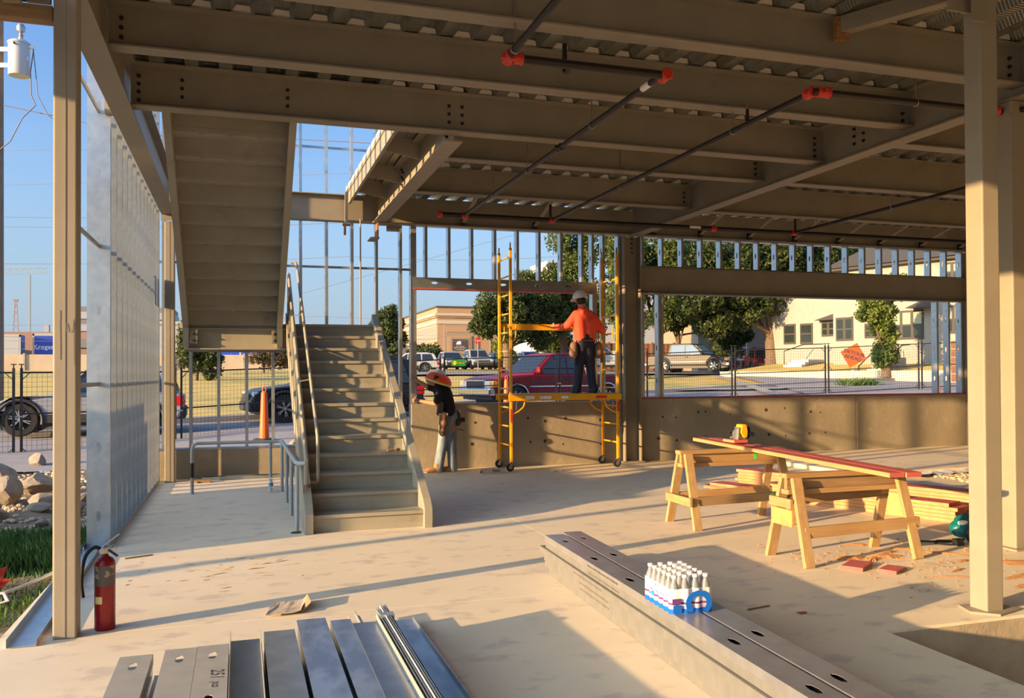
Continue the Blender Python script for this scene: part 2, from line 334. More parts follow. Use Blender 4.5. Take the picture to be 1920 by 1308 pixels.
# ---- far concrete curb wall
wf = struct('wall_far')
b = MB(); b.box(-1.4, 14.1, -.1, 2.72, 14.32, .44); b.build('curb_segment', 'concrete_wall', wf, bevel=.008)
b = MB(); b.box(2.72, 14.1, -.1, 6.55, 14.34, 1.10); b.build('curb_segment', 'concrete_wall', wf, bevel=.008)
b = MB(); b.box(6.9, 14.1, -.1, 11.62, 14.34, 1.13); b.build('curb_segment', 'concrete_wall', wf, bevel=.008)
b = MB(); b.box(11.63, 14.09, -.1, 14.36, 14.34, 1.13); b.build('curb_segment', 'concrete_wall', wf, bevel=.008)
b = MB(); b.box(14.7, 14.1, -.1, 24, 14.34, 1.13); b.build('curb_segment', 'concrete_wall', wf, bevel=.008)
hole = None
hx = [(x, z) for x in (8.1, 8.33, 8.79, 9.6, 10.05, 10.5, 10.86) for z in (.87, .43)]+[(x, z) for x in (12.06, 12.52, 12.93, 13.33) for z in (.86, .39)]+[(x, z) for x in (4.75, 5.05, 5.5, 6.2, 3.75, 7.3, 7.7) for z in (.82, .36)]
for (x, z) in hx:
    if hole is None:
        hole = MB().lathe([(.016, -.004), (.024, -.005), (.026, -.002), (.022, .003)], 12, (0, 0, 0), 'y').build('tie_hole', ['hole_dark'], wf, local=True); hole.location = (x, 14.1, z)
    else: (lambda q: setattr(q, 'scale', (random.uniform(.5, 1.25),)*3))(inst(hole, 'tie_hole', wf, (x+random.uniform(-.09, .09), 14.1, z+random.uniform(-.06, .06))))
MB().box(6.9, 14.09, 1.13, 14.36, 14.35, 1.155).build('sill_plate', 'red_dark', wf)
MB().box(-1.36, 14.1, .44, 2.70, 14.3, .475).build('sill_track', 'galv_dull', wf)

# ---- steel sections
def ibeam(name, label, a0, a1, at, zb, depth, width, axis='x', tf=.014, tw=.012, material='paint', bolts=(), group='steel floor framing'):
    L = a1-a0; o = thing(name, label, 'beam', ((a0, at, zb) if axis == 'x' else (at, a0, zb)), 0, group)
    b = MB(); w2 = width/2
    prof = [(-w2, 0), (w2, 0), (w2, tf), (tw/2, tf+.006), (tw/2, depth-tf-.006), (w2, depth-tf), (w2, depth), (-w2, depth), (-w2, depth-tf), (-tw/2, depth-tf-.006), (-tw/2, tf+.006), (-w2, tf)]
    b.prism(prof, 0, L, axis); b.build('section', material, o, local=True)
    for (s, z, side) in bolts:      # bolts on the web: s along, z up, side -1 / +1
        q = bolt_src(axis); c = inst(q, 'bolt', o, ((s-a0, side*(tw/2+.001), z-zb) if axis == 'x' else (side*(tw/2+.001), s-a0, z-zb)), math.pi if side > 0 else 0)
    return o
_b = {}
def bolt_src(axis):
    if axis not in _b:
        ax = 'y' if axis == 'x' else 'x'
        _b[axis] = MB().lathe([(.019, 0), (.019, -.006), (.016, -.007), (.016, -.018), (.009, -.019), (.009, -.03)], 6, (0, 0, 0), ax).build('bolt', 'bolt'); C.objects.unlink(_b[axis])
    return _b[axis]
def col3(s, z0, dz, n, side): return [(s, z0+dz*k, side) for k in range(n)]
XL, XR = -1.02, 6.70
ibeam('floor_beam', 'tan steel floor beam nearest overhead, cropped by the top of the photo', XL+.05, XR-.01, 5.92, 4.15, .36, .17, 'x', bolts=col3(6.55, 4.24, .075, 3, -1)+col3(-.86, 4.24, .075, 3, -1))
ibeam('floor_beam', 'tan steel floor beam just in front of the one carrying the stair head', XL+.05, XR-.01, 7.27, 4.15, .36, .17, 'x', bolts=col3(-.88, 4.24, .075, 3, -1)+col3(6.6, 4.22, .075, 2, -1))
ibeam('floor_beam', 'tan steel floor beam at the head of the upper stair flight', XL+.05, XR-.01, 8.68, 4.11, .41, .17, 'x', bolts=col3(-.9, 4.18, .075, 4, -1)+col3(-.52, 4.24, .08, 3, -1)+col3(.45, 4.24, .08, 3, -1)+col3(2.08, 4.22, .085, 3, -1)+col3(2.22, 4.22, .085, 3, -1)+col3(6.58, 4.19, .072, 4, -1))
ibeam('floor_beam', 'tan steel floor beam second behind the stair head', 2.16, XR-.01, 9.92, 4.15, .36, .17, 'x', bolts=col3(6.58, 4.25, .072, 3, -1))
ibeam('floor_beam', 'tan steel floor beam third behind the stair head, before the far wall', 2.16, XR-.01, 11.85, 4.15, .36, .17, 'x', bolts=col3(6.58, 4.25, .072, 3, -1))
ibeam('floor_beam', 'tan steel floor beam of the right bay, nearest of three', XR+.01, 14.5, 6.1, 4.07, .44, .17)
ibeam('floor_beam', 'tan steel floor beam of the right bay, first behind the column pair', XR+.01, 14.5, 7.60, 4.06, .45, .17)
ibeam('floor_beam', 'tan steel floor beam of the right bay, middle of three', XR+.01, 14.5, 9.58, 4.06, .45, .17)
ibeam('floor_beam', 'tan steel floor beam of the right bay, farthest before the wall', XR+.01, 14.5, 11.70, 4.08, .43, .17)
for k, yb in enumerate((4.4, 2.9, 1.4, -.1, -1.6, -3.1, -6, -9, -12, -15)):
    ibeam('floor_beam', 'tan steel floor beam overhead behind the viewer, number %s from the nearest in view' % ('one', 'two', 'three', 'four', 'five', 'six', 'seven', 'eight', 'nine', 'ten')[k], XL+.05, 14.5, yb, 4.15, .36, .17)
ibeam('edge_girder', 'tan steel girder running along the left stud wall', -17.9, 13.86, XL, 4.0, .52, .19, 'y')
ibeam('edge_girder', 'tan steel girder running from the far middle column to the right foreground', -17.9, 13.9, XR, 4.04, .48, .20, 'y', bolts=[(7.95, 4.2+.085*k, -1) for k in range(3)]+[(8.1, 4.2+.085*k, -1) for k in range(3)])
ibeam('edge_girder', 'tan steel girder over the far right column', 6, 13.9, 14.5, 4.04, .48, .20, 'y')
ibeam('well_beam', 'sunlit tan steel beam along the right edge of the stair opening', 8.76, 13.9, 2.15, 4.05, .45, .2, 'y', material='paint_light', bolts=[(9.0+.09*(k % 2), 4.16+.05*k, -1) for k in range(6)]+[(11.6+.09*(k % 2), 4.16+.05*k, -1) for k in range(6)])
ibeam('spandrel_beam', 'tan steel spandrel beam above the far stud wall', -1.1, 20, 14.12, 4.09, .43, .2, 'x')
# stubs of the deck edge beside the stair opening
o = thing('deck_edge', 'sunlit tan edge angle on short brackets beside the stair opening', 'bracket', (1.75, 8.8, 4.3))
MB().box(1.66, 8.8, 4.34, 1.70, 13.9, 4.60).build('edge_angle', 'paint_light', o)
MB().box(1.70, 8.8, 4.54, 2.1, 13.9, 4.56).build('edge_plate', 'paint', o)
for y in (9.1, 10.5, 11.9, 13.0): MB().prism([(1.68, 4.36), (2.13, 4.28), (2.13, 4.53), (1.68, 4.53)], y, y+.02, 'y').build('bracket', 'paint_light', o)
# hung bracket plates with stencilled marks
o = thing('beam_seat', 'beam seat plate with a stencilled mark under the stair-opening beam', 'bracket', (2.2, 13.75, 3.9))
MB().box(2.12, 13.72, 4.03, 2.5, 13.98, 4.05).build('seat_plate', 'paint', o); MB().box(2.25, 13.72, 3.90, 2.46, 13.735, 4.02).build('face_plate', 'paint_light', o)
MB().box(2.10, 13.72, 3.80, 2.125, 13.98, 4.03).build('gusset', 'rust', o)
x = text_mesh('WIDX7', .07, 'ink', 'stencil', o, frame((2.36-2.2, -.031, .055), (1, 0, 0), (0, 0, 1)))
MB().box(1.98, 13.6, 3.76, 2.12, 13.98, 3.78).build('seat_plate', 'paint', o)
o = thing('beam_seat', 'beam seat plates with stencilled marks at the far left column head', 'bracket', (-1.02, 13.72, 3.95))
MB().box(-1.12, 13.70, 3.91, -.80, 13.72, 4.0).build('face_plate', 'paint_light', o); MB().box(-1.08, 13.78, 3.77, -.80, 13.80, 3.90).build('face_plate', 'paint', o)
text_mesh('300SL', .05, 'ink', 'stencil', o, frame((.10, -.0215, .0), (1, 0, 0), (0, 0, 1)))
o = thing('hanger_plate', 'rusty-edged hanger plate on the spandrel beam above the stair landing', 'bracket', (1.68, 13.98, 4.0))
MB().box(1.62, 13.93, 4.06, 1.66, 14.02, 4.53).build('plate', 'paint_light', o); MB().box(1.58, 13.9, 4.0, 1.70, 14.0, 4.03).build('foot_plate', 'rust', o)
MB().box(1.60, 13.9, 3.85, 1.63, 13.99, 4.0).build('tab', 'rust', o)
# kickers along the spandrel
o = thing('skew_beam', 'tan skew brace beam from the nearest floor beam to the pit column head', 'beam', (4.9, 5.2, 4.3)); MB().bar((4.70, 5.82, 4.43), (5.35, 4.62, 4.43), .10, .13).build('section', 'paint', o); MB().box(4.62, 5.79, 4.30, 4.74, 5.835, 4.49).build('end_plate', 'rust', o)
for k, xk in enumerate((3.6, 4.88, 7.17, 8.12, 9.16, 10.16, 11.16, 12.15, 13.16, 14.15)):
    o = thing('angle_brace', 'thin steel angle brace from spandrel to deck, %s from the left' % ('first', 'second', 'third', 'fourth', 'fifth', 'sixth', 'seventh', 'eighth', 'ninth', 'tenth')[k], 'brace', (xk, 14.0, 4.15), 0, 'angle braces along the far spandrel')
    MB().bar((xk, 14.03, 4.14), (xk, 12.9, 4.50), .07, .012).build('angle', 'paint', o); MB().box(xk-.04, 13.99, 4.10, xk+.04, 14.03, 4.22).build('tab', 'bolt', o)

o = thing('canopy_frame', 'dark timber canopy frame leaving the top left corner beyond the column', 'beam', (-1.1, 5.9, 4.0))
MB().box(-4.2, 5.86, 3.79, -1.10, 5.96, 3.88).build('edge_timber', 'wood_old', o); MB().box(-4.2, 4.4, 3.92, -1.12, 5.95, 3.95).build('soffit', 'roof_dark', o); MB().bar((-1.30, 5.80, 3.86), (-1.42, 4.9, 3.91), .10, .03).build('diagonal_brace', 'paint_light', o); MB().cbox((-1.17, 5.84, 3.95), (.13, .03, .14)).build('end_plate', 'paint', o)
# ---- ceiling: fluted metal deck sheets under a slab
ce = struct('ceiling', (0, 0, 4.52))
b = MB(); b.box(-1.15, -18, 4.60, 24, 8.8, 4.66); b.box(1.66, 8.8, 4.60, 24, 14.3, 4.66); b.build('deck_topping', 'concrete_floor', ce)
def deckmesh(y0, y1, nm):
    b = MB(); pts = []
    for k in range(3):
        x = k*.305; pts += [(x, 0), (x+.12, 0), (x+.155, .075), (x+.21, .075), (x+.213, .069), (x+.222, .069), (x+.225, .075), (x+.27, .075)]
    pts.append((.915, 0)); n = len(pts)
    vs = [(p[0], y0, p[1]) for p in pts]+[(p[0], y1, p[1]) for p in pts]
    b.add(vs, [(i, i+1, n+i+1, n+i) for i in range(n-1)]); return b.build(nm, 'deck', ce, local=True)
d1 = d2 = None
for k in range(27):
    x = -1.1+.915*k
    if x < 1.6 and x+.915 < 1.95:
        if d1 is None: d1 = deckmesh(-18, 8.78, 'deck_sheet'); d1.location = (x, 0, .002)
        else: inst(d1, 'deck_sheet', ce, (x, 0, .002))
    else:
        if d2 is None: d2 = deckmesh(-18, 14.25, 'deck_sheet'); d2.location = (x, 0, .002)
        else: inst(d2, 'deck_sheet', ce, (x, 0, .002))

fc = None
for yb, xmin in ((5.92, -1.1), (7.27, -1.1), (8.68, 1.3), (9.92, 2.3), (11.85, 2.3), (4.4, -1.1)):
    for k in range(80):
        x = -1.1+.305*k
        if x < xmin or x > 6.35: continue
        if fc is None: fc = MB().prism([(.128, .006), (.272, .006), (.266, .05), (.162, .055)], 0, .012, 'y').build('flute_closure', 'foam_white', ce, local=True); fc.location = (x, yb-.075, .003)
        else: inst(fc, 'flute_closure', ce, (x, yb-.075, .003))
MB().box(-1.12, 8.79, 4.515, 1.66, 8.80, 4.64).build('edge_closure', 'paint', ce)
# ---- columns
def hss(name, label, x0, y0, wx, wy, z1, material='paint_light', seam=True, plate=None, z0=0):
    o = thing(name, label, 'column', (x0+wx/2, y0+wy/2, z0))
    MB().box(x0, y0, z0, x0+wx, y0+wy, z1).build('shaft', material, o, bevel=.012, seg=3)
    if seam: MB().box(x0+wx*.47, y0-.003, z0+.01, x0+wx*.53, y0+.002, z1).build('weld_seam', material, o)
    if plate: MB().cbox((x0+wx/2, y0+wy/2, .008), (plate, plate, .016)).build('base_plate', material, o, bevel=.003)
    return o
c1 = hss('steel_column', 'tan square steel column in the left foreground beside the fire extinguisher', -1.085, 5.80, .135, .14, 4.0, 'paint_light')
def scribble(pts, w, name, material, parent, n=None):
    b = MB(); b.tube(pts, w, 4); return b.build(name, material, parent)
scribble([(-1.045, 5.7975, 2.0), (-1.047, 5.7975, 1.9), (-1.045, 5.7975, 1.8), (-1.045, 5.7975, 1.7)], .0012, 'pencil_mark', 'pencil', c1)
scribble([(-1.012, 5.7955, 1.92), (-1.005, 5.7955, 1.87), (-.99, 5.7955, 1.865), (-.975, 5.7975, 1.89), (-.968, 5.7975, 1.95), (-.969, 5.7975, 1.8), (-.967, 5.7975, 1.66)], .0012, 'pencil_mark', 'pencil', c1)
hss('steel_column', 'tan square steel column at the far left corner behind the stud wall', -1.07, 13.72, .14, .14, 3.9, 'paint_light')
o = hss('steel_column', 'scuffed cream steel column standing at the edge of the floor pit', 4.70, 4.46, .145, .145, 4.15, 'paint_light', False)
MB().add([(4.60, 4.50, .0), (4.73, 4.38, .0), (4.98, 4.45, .0), (4.93, 4.62, .0), (4.66, 4.66, 0), (4.60, 4.50, .014), (4.73, 4.38, .014), (4.98, 4.45, .014), (4.93, 4.62, .014), (4.66, 4.66, .014)], [(0, 1, 6, 5), (1, 2, 7, 6), (2, 3, 8, 7), (3, 4, 9, 8), (4, 0, 5, 9), (5, 6, 7, 8, 9)]).build('grout_pad', 'paint_light', o)
MB().box(4.45, 4.47, 3.98, 4.70, 4.49, 4.15).build('gusset_plate', 'paint', o); MB().box(4.58, 4.40, 3.9, 4.70, 4.42, 4.10).build('gusset_plate', 'paint', o); MB().box(4.43, 4.40, 4.135, 4.95, 4.62, 4.15).build('cap_plate', 'rust', o)
hss('steel_column', 'cream steel column cut by the right edge of the photo', 6.61, 5.95, .18, .18, 4.04, 'paint_light', False, .3)
for y_, w_ in ((-1.2, 'first'), (-8, 'second'), (-14.5, 'third')): hss('steel_column', 'tan steel column of the left line behind the viewer, %s one back' % w_, -1.09, y_, .14, .14, 4.0)
def wcol(label, xc, y, z1):
    o = thing('wide_flange_column', label, 'column', (xc, y, 0)); b = MB(); w = .165
    b.prism([(xc-w, y-.15), (xc-w+.018, y-.15), (xc-w+.018, y-.006), (xc+w-.018, y-.006), (xc+w-.018, y-.15), (xc+w, y-.15), (xc+w, y+.15), (xc+w-.018, y+.15), (xc+w-.018, y+.006), (xc-w+.018, y+.006), (xc-w+.018, y+.15), (xc-w, y+.15)], 0, z1, 'z')
    b.build('shaft', 'paint', o); MB().cbox((xc, y, .012), (.42, .36, .024)).build('base_plate', 'paint', o)
    for k in range(4): inst(bolt_src('x'), 'bolt', o, (.05, -.008, 3.78+.08*k))
    return o
wcol('grey-tan wide flange column in the middle of the far wall', 6.72, 14.12, 4.06)
wcol('grey-tan wide flange column at the right end of the far wall', 14.53, 14.12, 4.06)

# ---- light gauge studs
def stud_mesh(name, H, web, fl_w, lip, holes, material, axis='y', t=.0015, parent=None):
    # C stud standing along Z. web lies in local X (0..web) at local y=0, flanges go to +y. holes: z centres (oval punch-outs 38 x 100)
    b = MB(); hw, hh = .021, .052
    zs = sorted(holes); prev = 0
    xs = web/2
    for zc in zs:
        a0, a1 = zc-.09, zc+.09
        if a0 > prev: b.add([(0, 0, prev), (web, 0, prev), (web, 0, a0), (0, 0, a0)], [(0, 1, 2, 3)])
        outer = [(0, a0), (web/2, a0), (web, a0), (web, (a0+a1)/2), (web, a1), (web/2, a1), (0, a1), (0, (a0+a1)/2)]
        inner = [(xs-hw*.7, zc-hh*.8), (xs, zc-hh), (xs+hw*.7, zc-hh*.8), (xs+hw, zc), (xs+hw*.7, zc+hh*.8), (xs, zc+hh), (xs-hw*.7, zc+hh*.8), (xs-hw, zc)]
        b.add([(p[0], 0, p[1]) for p in outer]+[(p[0], 0, p[1]) for p in inner], [(i, (i+1) % 8, 8+(i+1) % 8, 8+i) for i in range(8)])
        prev = a1
    b.add([(0, 0, prev), (web, 0, prev), (web, 0, H), (0, 0, H)], [(0, 1, 2, 3)])
    for x, sgn in ((0, 1), (web, -1)):
        b.add([(x, 0, 0), (x, fl_w, 0), (x, fl_w, H), (x, 0, H)], [(0, 1, 2, 3)])
        b.add([(x, fl_w, 0), (x+sgn*lip, fl_w, 0), (x+sgn*lip, fl_w, H), (x, fl_w, H)], [(0, 1, 2, 3)])
    o = b.build(name, material, parent, local=True)
    sd = o.modifiers.new('gauge', 'SOLIDIFY'); sd.thickness = .002; sd.offset = 0
    return o
wl = struct('wall_left', (-1.36, 8.8, 0))
holesL = [.29+.64*k for k in range(13)]
st0 = stud_mesh('stud', 8.6, .2, .045, .012, holesL, 'galv', parent=wl)
for k in range(1, 13): inst(st0, 'stud', wl, (0, .42*k, 0))
MB().box(-1.37, 8.72, 0, -1.15, 13.98, .006).build('base_track', 'galv_dull', wl); MB().box(-1.155, 8.72, 0, -1.152, 13.98, .05).build('track_leg', 'galv_dull', wl); MB().box(-1.37, 8.72, 0, -1.367, 13.98, .05).build('track_leg', 'galv_dull', wl)
for z, y0 in ((4.08, 7.3), (2.815, 7.3), (1.52, 7.4), (5.4, 8.6)):
    b = MB(); b.bar((-1.26, y0, z), (-1.26, 14.0, z), .016, .038); b.build('bridging_channel', 'galv_dull', wl)
for y in (13.92,): MB().box(-1.36, y, 0, -1.16, y+.05, 8.6).build('corner_stud', 'galv', wl)
MB().prism([(-1.20, 3.05), (-1.17, 2.62), (-1.17, 3.0)], 13.3, 13.9, 'y').build('clip_plate', 'galv', wl)
for y in (6.6, 8.72): MB().box(-1.2, y, 4.05, -1.12, y+.1, 4.2).build('girder_clip', 'paint_light', wl)

wb = struct('wall_back', (0, 14.12, 0))     # the two storey stud wall and the openings above the curb
def vstud(x, z0, z1, flip=False, web=.15, material='galv', par=wb, src={}):
    key = (round(z1-z0, 2), web)
    if key not in src:
        hs = [h for h in [.30+.6*k for k in range(14)] if h < z1-z0-.15]
        if z1-z0 < 1.2: hs = [(z1-z0)/2]
        o = stud_mesh('stud', z1-z0, web, .045, .012, hs, material, parent=par); src[key] = o
    else: o = inst(src[key], 'stud', par, (0, 0, 0))
    o.location = (x, .15, z0); o.rotation_euler = (0, 0, R(-90)); return o
for x in (-1.16, -.77, -.36, .06, .46, .89, 1.30, 1.71, 2.11, 2.51): vstud(x+.02, .475, 8.6)
for x in (2.72, 2.77): vstud(x, .0, 8.6)
for z in (3.35, 5.3): MB().bar((-1.3, 14.2, z), (2.75, 14.2, z), .016, .038).build('bridging_channel', 'galv_dull', wb)
hd = stud_mesh('window_header', 3.28, .175, .15, .012, [.38, .98, 1.59, 2.21, 2.79], 'galv_dull', parent=wb); hd.location = (2.74, -.02, 3.217); hd.rotation_euler = (0, R(90), 0)
MB().box(2.76, 14.09, 3.02, 6.02, 14.26, 3.042).build('red_liner', 'red_stain', wb)
for x in (2.95, 3.35, 3.75, 4.16, 4.57, 4.97, 5.38, 5.78, 5.98): vstud(x+.01, 3.217, 4.09)
for x in (6.0, 6.04): vstud(x, 1.1, 3.22)
vstud(6.2, 1.1, 4.09); vstud(6.50, 1.1, 4.09)
MB().box(2.72, 14.1, 4.085, 6.55, 14.26, 4.09).build('head_track', 'galv_dull', wb)
for k in range(19): vstud(6.97+.407*k, 3.55, 4.09)
for k in range(7): vstud(14.75+.41*k, 3.55, 4.09)
MB().box(6.9, 14.08, 3.53, 14.36, 14.26, 3.55).build('head_track', 'galv_dull', wb); MB().box(6.9, 14.08, 4.075, 14.36, 14.26, 4.09).build('head_track', 'galv_dull', wb)
for x in (6.97, 7.36): vstud(x, 1.155, 3.03)
vstud(7.30, 1.155, 3.03, material='galv_dull')
for x in (13.65, 13.95, 14.28): vstud(x, 1.155, 3.03)
ibeam('window_lintel', 'deep tan steel lintel over the long opening in the far wall', 6.9, 14.36, 14.14, 3.04, .48, .22, 'x', group='steel lintels')
ibeam('window_lintel', 'deep tan steel lintel right of the far right column', 14.7, 20, 14.14, 3.04, .48, .22, 'x', group='steel lintels')
# ================================================================ STAIR
RISE, RUN, Y0 = 2.314/13, .297, 8.86
st = thing('lower_stair_flight', 'tan steel stair flight with closed risers climbing to the landing', 'staircase', (1.26, 8.86, 0))
for k in range(13):
    z0, z1, y = RISE*k, RISE*(k+1), Y0+RUN*k
    MB().prism([(y+.012, z0-.002), (y+.022, z0-.002), (y+.014, z1-.035), (y-.012, z1-.035), (y-.014, z1-.004), (y-.008, z1), (y+.03, z1), (y+.03, z1-.02)], .70, 1.83, 'x').build('riser', 'stair_paint', st)
    if k < 12: MB().box(.70, y+.01, z1-.03, 1.83, y+RUN+.016, z1).build('tread', 'stair_paint', st, bevel=.004)
def stringer(x0, x1, mt):
    ya, yb = Y0-.05, Y0+RUN*12.3; s = RISE/RUN
    pts = [(ya-.02, 0), (ya-.02, .20), (ya+.06, .29), (yb, .29+(yb-ya-.06)*s), (yb, -.02+(yb-ya-.06)*s), (ya+.35, 0)]
    return MB().prism(pts, x0, x1, 'x').build('stringer', mt, st, bevel=.003)
stringer(.615, .70, 'stair_paint'); stringer(1.83, 1.915, 'stair_paint')
MB().box(1.915, 8.98, 0, 1.96, 9.1, .10).build('base_clip', 'galv_dull', st)
ld = thing('stair_landing', 'tan steel stair landing with a dark underside between the flights', 'landing', (.6, 12.45, 1.95))
MB().box(-.78, 12.45, 2.24, 1.93, 13.95, 2.312).build('landing_deck', 'stair_paint', ld)
b = MB(); b.box(-.72, 12.44, 1.95, .66, 12.46, 2.24); b.box(-.72, 12.36, 1.95, .66, 12.46, 1.965); b.box(-.72, 12.36, 2.225, .66, 12.46, 2.24); b.build('front_channel', 'stair_paint', ld)
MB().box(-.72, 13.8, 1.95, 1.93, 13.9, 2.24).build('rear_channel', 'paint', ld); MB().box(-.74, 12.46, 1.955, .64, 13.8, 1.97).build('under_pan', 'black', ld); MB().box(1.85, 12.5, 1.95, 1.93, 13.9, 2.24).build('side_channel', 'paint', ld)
for x in (-.60, .47):
    MB().box(x-.05, 12.345, 2.03, x+.05, 12.362, 2.22).build('bolt_plate', 'paint', ld)
    for z in (2.07, 2.16): inst(bolt_src('x'), 'bolt', ld, (x-.6, -.106, z-1.95))
for (x, y) in ((-.70, 13.85), (1.85, 13.85)): MB().tube([(x, y, 2.3), (x, y, 4.1)], .012, 8).build('hanger_rod', 'paint_light', ld)
uf = thing('upper_stair_flight', 'tan steel stair flight seen from below, rising towards the viewer', 'staircase', (-.1, 12.45, 2.314))
N2 = 12; RZ = (4.62-2.314)/(N2+.6); RY = (12.45-8.86)/N2
for k in range(N2):
    z0 = 2.314+RZ*k; y = 12.42-RY*k; z1 = z0+RZ
    MB().box(-.66, y-.006, z0-.03, .49, y+.006, z1-.01).build('riser', 'stair_paint', uf)
    MB().box(-.66, y-RY-.01, z1-.02, .49, y+.012, z1+.02).build('tread', 'stair_paint', uf)
    for x in (-.38, -.09, .2): MB().box(x-.03, y-RY-.004, z1-.045, x+.03, y-RY+.0, z1-.018).build('weld_tab', 'stair_paint', uf)
sl2 = RZ/RY
for x0, x1 in ((-.735, -.66), (.49, .565)):
    ya, yb = 12.44, 8.78
    MB().prism([(ya, 1.98), (ya-.09, 1.98), (ya-.12, 2.24), (yb, 2.24+(ya-.12-yb)*sl2-.02), (yb, 4.62), (yb+.25, 4.62), (ya, 2.60)], x0, x1, 'x').build('stringer', 'stair_paint', uf)
for (s, k) in ((-1, 0), (1, 0)): pass
MB().box(.565, 11.25, 3.02, .568, 11.5, 3.25).build('part_mark', 'black', uf)
# guard with pickets and handrail on the left stringer of the lower flight
gr = thing('stair_guard', 'tan stair guard of close pickets with a round handrail on the lower flight', 'railing', (.66, 9.1, 0))
def gz(y): return .72+(y-9.15)*.70        # top rail height
def bz(y): return .20+(y-9.10)*.66        # bottom rail height
MB().tube([(.655, 9.12, .3), (.655, 9.12, .72), (.655, 12.40, gz(12.40)), (.655, 12.55, gz(12.45))], .022, 8).build('top_rail', 'stair_paint', gr, smooth=40)
MB().bar((.655, 9.14, bz(9.14)+.12), (.655, 12.4, bz(12.4)+.12), .03, .03).build('bottom_rail', 'stair_paint', gr)
y = 9.28
while y < 12.4: MB().bar((.655, y, bz(y)+.12), (.655, y, gz(y)), .018, .018).build('picket', 'stair_paint', gr); y += .115
for y in (10.3, 11.4, 12.42): MB().bar((.655, y, bz(y)-.05), (.655, y, gz(y)), .045, .045).build('post', 'stair_paint', gr)
MB().tube([(.655, 9.12, .44), (.655, 9.12, .46)], .034, 8).build('rust_collar', 'rust', gr); MB().tube([(.655, 9.12, .25), (.655, 9.12, .36)], .03, 8).build('rust_collar', 'rust', gr)
hz = [(.70, 9.33, .46), (.77, 9.33, .45), (.79, 9.33, .47), (.792, 9.33, .52), (.79, 9.35, .93), (.785, 9.42, 1.03), (.77, 12.45, 3.14), (.76, 12.6, 3.2), (.70, 12.62, 3.2)]
MB().tube(hz, .019, 10).build('handrail', 'stair_paint', gr, smooth=40)
for y in (10.2, 11.4): z = 1.03+(y-9.42)*.697; MB().bar((.775, y, z-.03), (.66, y, z-.05), .012, .012).build('handrail_bracket', 'stair_paint', gr)
# grey pipe guard beside the stair
pg = thing('pipe_guard', 'low grey pipe guard rail enclosing the floor beside the stair', 'railing', (.55, 10.5, 0))
MB().tube([(-.615, 12.3, 0), (-.615, 12.3, .60), (-.60, 12.3, .655), (-.55, 12.3, .68), (.50, 12.28, .68), (.545, 12.25, .68), (.553, 12.15, .68), (.556, 9.32, .68), (.565, 9.2, .68), (.60, 9.14, .68), (.65, 9.12, .68)], .024, 10).build('rail', 'rail_grey', pg, smooth=40)
for p in ((.40, 12.28), (.548, 12.16), (.556, 11.08), (.556, 10.06), (.552, 9.02)): MB().tube([(p[0], p[1], 0), (p[0], p[1], .68 if p[1] > 9.1 else .67)], .022, 10).build('post', 'rail_grey', pg, smooth=40)
MB().tube([(-.615, 12.3, .22), (-.615, 12.3, .42)], .0255, 10).build('tape_wrap', 'black', pg, smooth=40)
MB().lathe([(.055, 0), (.055, .004)], 16, (.54, 8.95, 0)).build('floor_drain', 'bolt')
tag(bpy.data.objects['floor_drain'], 'small dark round floor drain at the foot of the grey pipe guard', 'drain')
o = thing('loose_track', 'grey metal track lying along the foot of the far left curb', 'metal track', (.1, 13.85, 0))
b = MB(); b.box(-.55, 13.8, 0, 1.0, 13.95, .02); b.box(-.55, 13.795, 0, 1.0, 13.80, .05); b.box(-.55, 13.95, 0, 1.0, 13.955, .05); b.build('track', 'galv_dull', o)
o = thing('wood_offcut', 'short brown board end on the floor by the far left curb', 'wood', (-.55, 13.6, 0)); MB().box(-.72, 13.52, 0, -.42, 13.64, .04).build('board', 'wood_old', o, bevel=.004); MB().box(-.70, 13.5, .0, -.6, 13.52, .03).build('splinter', 'wood', o)

# ================================================================ SPRINKLER PIPES
ZP = 3.96
def coupling(o, p, d, mt='pipe_red', r=.045, l=.11):
    p = Vector(p); d = Vector(d).normalized()
    b = MB(); b.tube([p-d*l/2, p-d*l*.42, p-d*l*.15, p+d*l*.15, p+d*l*.42, p+d*l/2], [r*.9, r*1.15, r*1.0, r*1.0, r*1.15, r*.9], 12)
    sd = d.cross(Vector((0, 0, 1))) if abs(d.z) < .9 else Vector((1, 0, 0))
    for s in (-1, 1): b.bar(p+sd*s*r*1.1-d*.02, p+sd*s*r*1.1+d*.02, .03, .03)
    return b.build('coupling', mt, o, smooth=35)
def hanger(o, x, y, z, top=4.5):
    MB().tube([(x, y, z+.05), (x, y, top)], .006, 6).build('hanger_rod', 'rod', o); bb = MB(); pts = [(x+.0, y+.033*math.cos(a), z+.033*math.sin(a)) for a in np.linspace(0, 2*math.pi, 14)]; bb.tube(pts, .005, 5, False); bb.build('hanger_ring', 'grey_metal', o)
def hangx(o, x, y, z, top=4.5):
    MB().tube([(x, y, z+.05), (x, y, top)], .006, 6).build('hanger_rod', 'rod', o); bb = MB(); pts = [(x+.033*math.cos(a), y, z+.033*math.sin(a)) for a in np.linspace(0, 2*math.pi, 14)]; bb.tube(pts, .005, 5, False); bb.build('hanger_ring', 'grey_metal', o)
def pipe(label, pts, r=.026, loc=None):
    o = thing('sprinkler_pipe', label, 'pipe', pts[0], 0, 'sprinkler pipes')
    MB().tube(pts, r, 12).build('pipe', 'pipe_black', o, smooth=40); return o
o = pipe('black sprinkler main running along the far wall with red couplings', [(2.80, 12.36, ZP), (14.6, 12.36, ZP)], .038)
for x in (2.82, 3.2, 4.58, 7.4, 8.95): coupling(o, (x, 12.36, ZP), (1, 0, 0), r=.048, l=.1 if x > 2.9 else .07)
for x in (3.9, 7.9, 10.5, 12.8): hanger(o, x, 12.36, ZP)
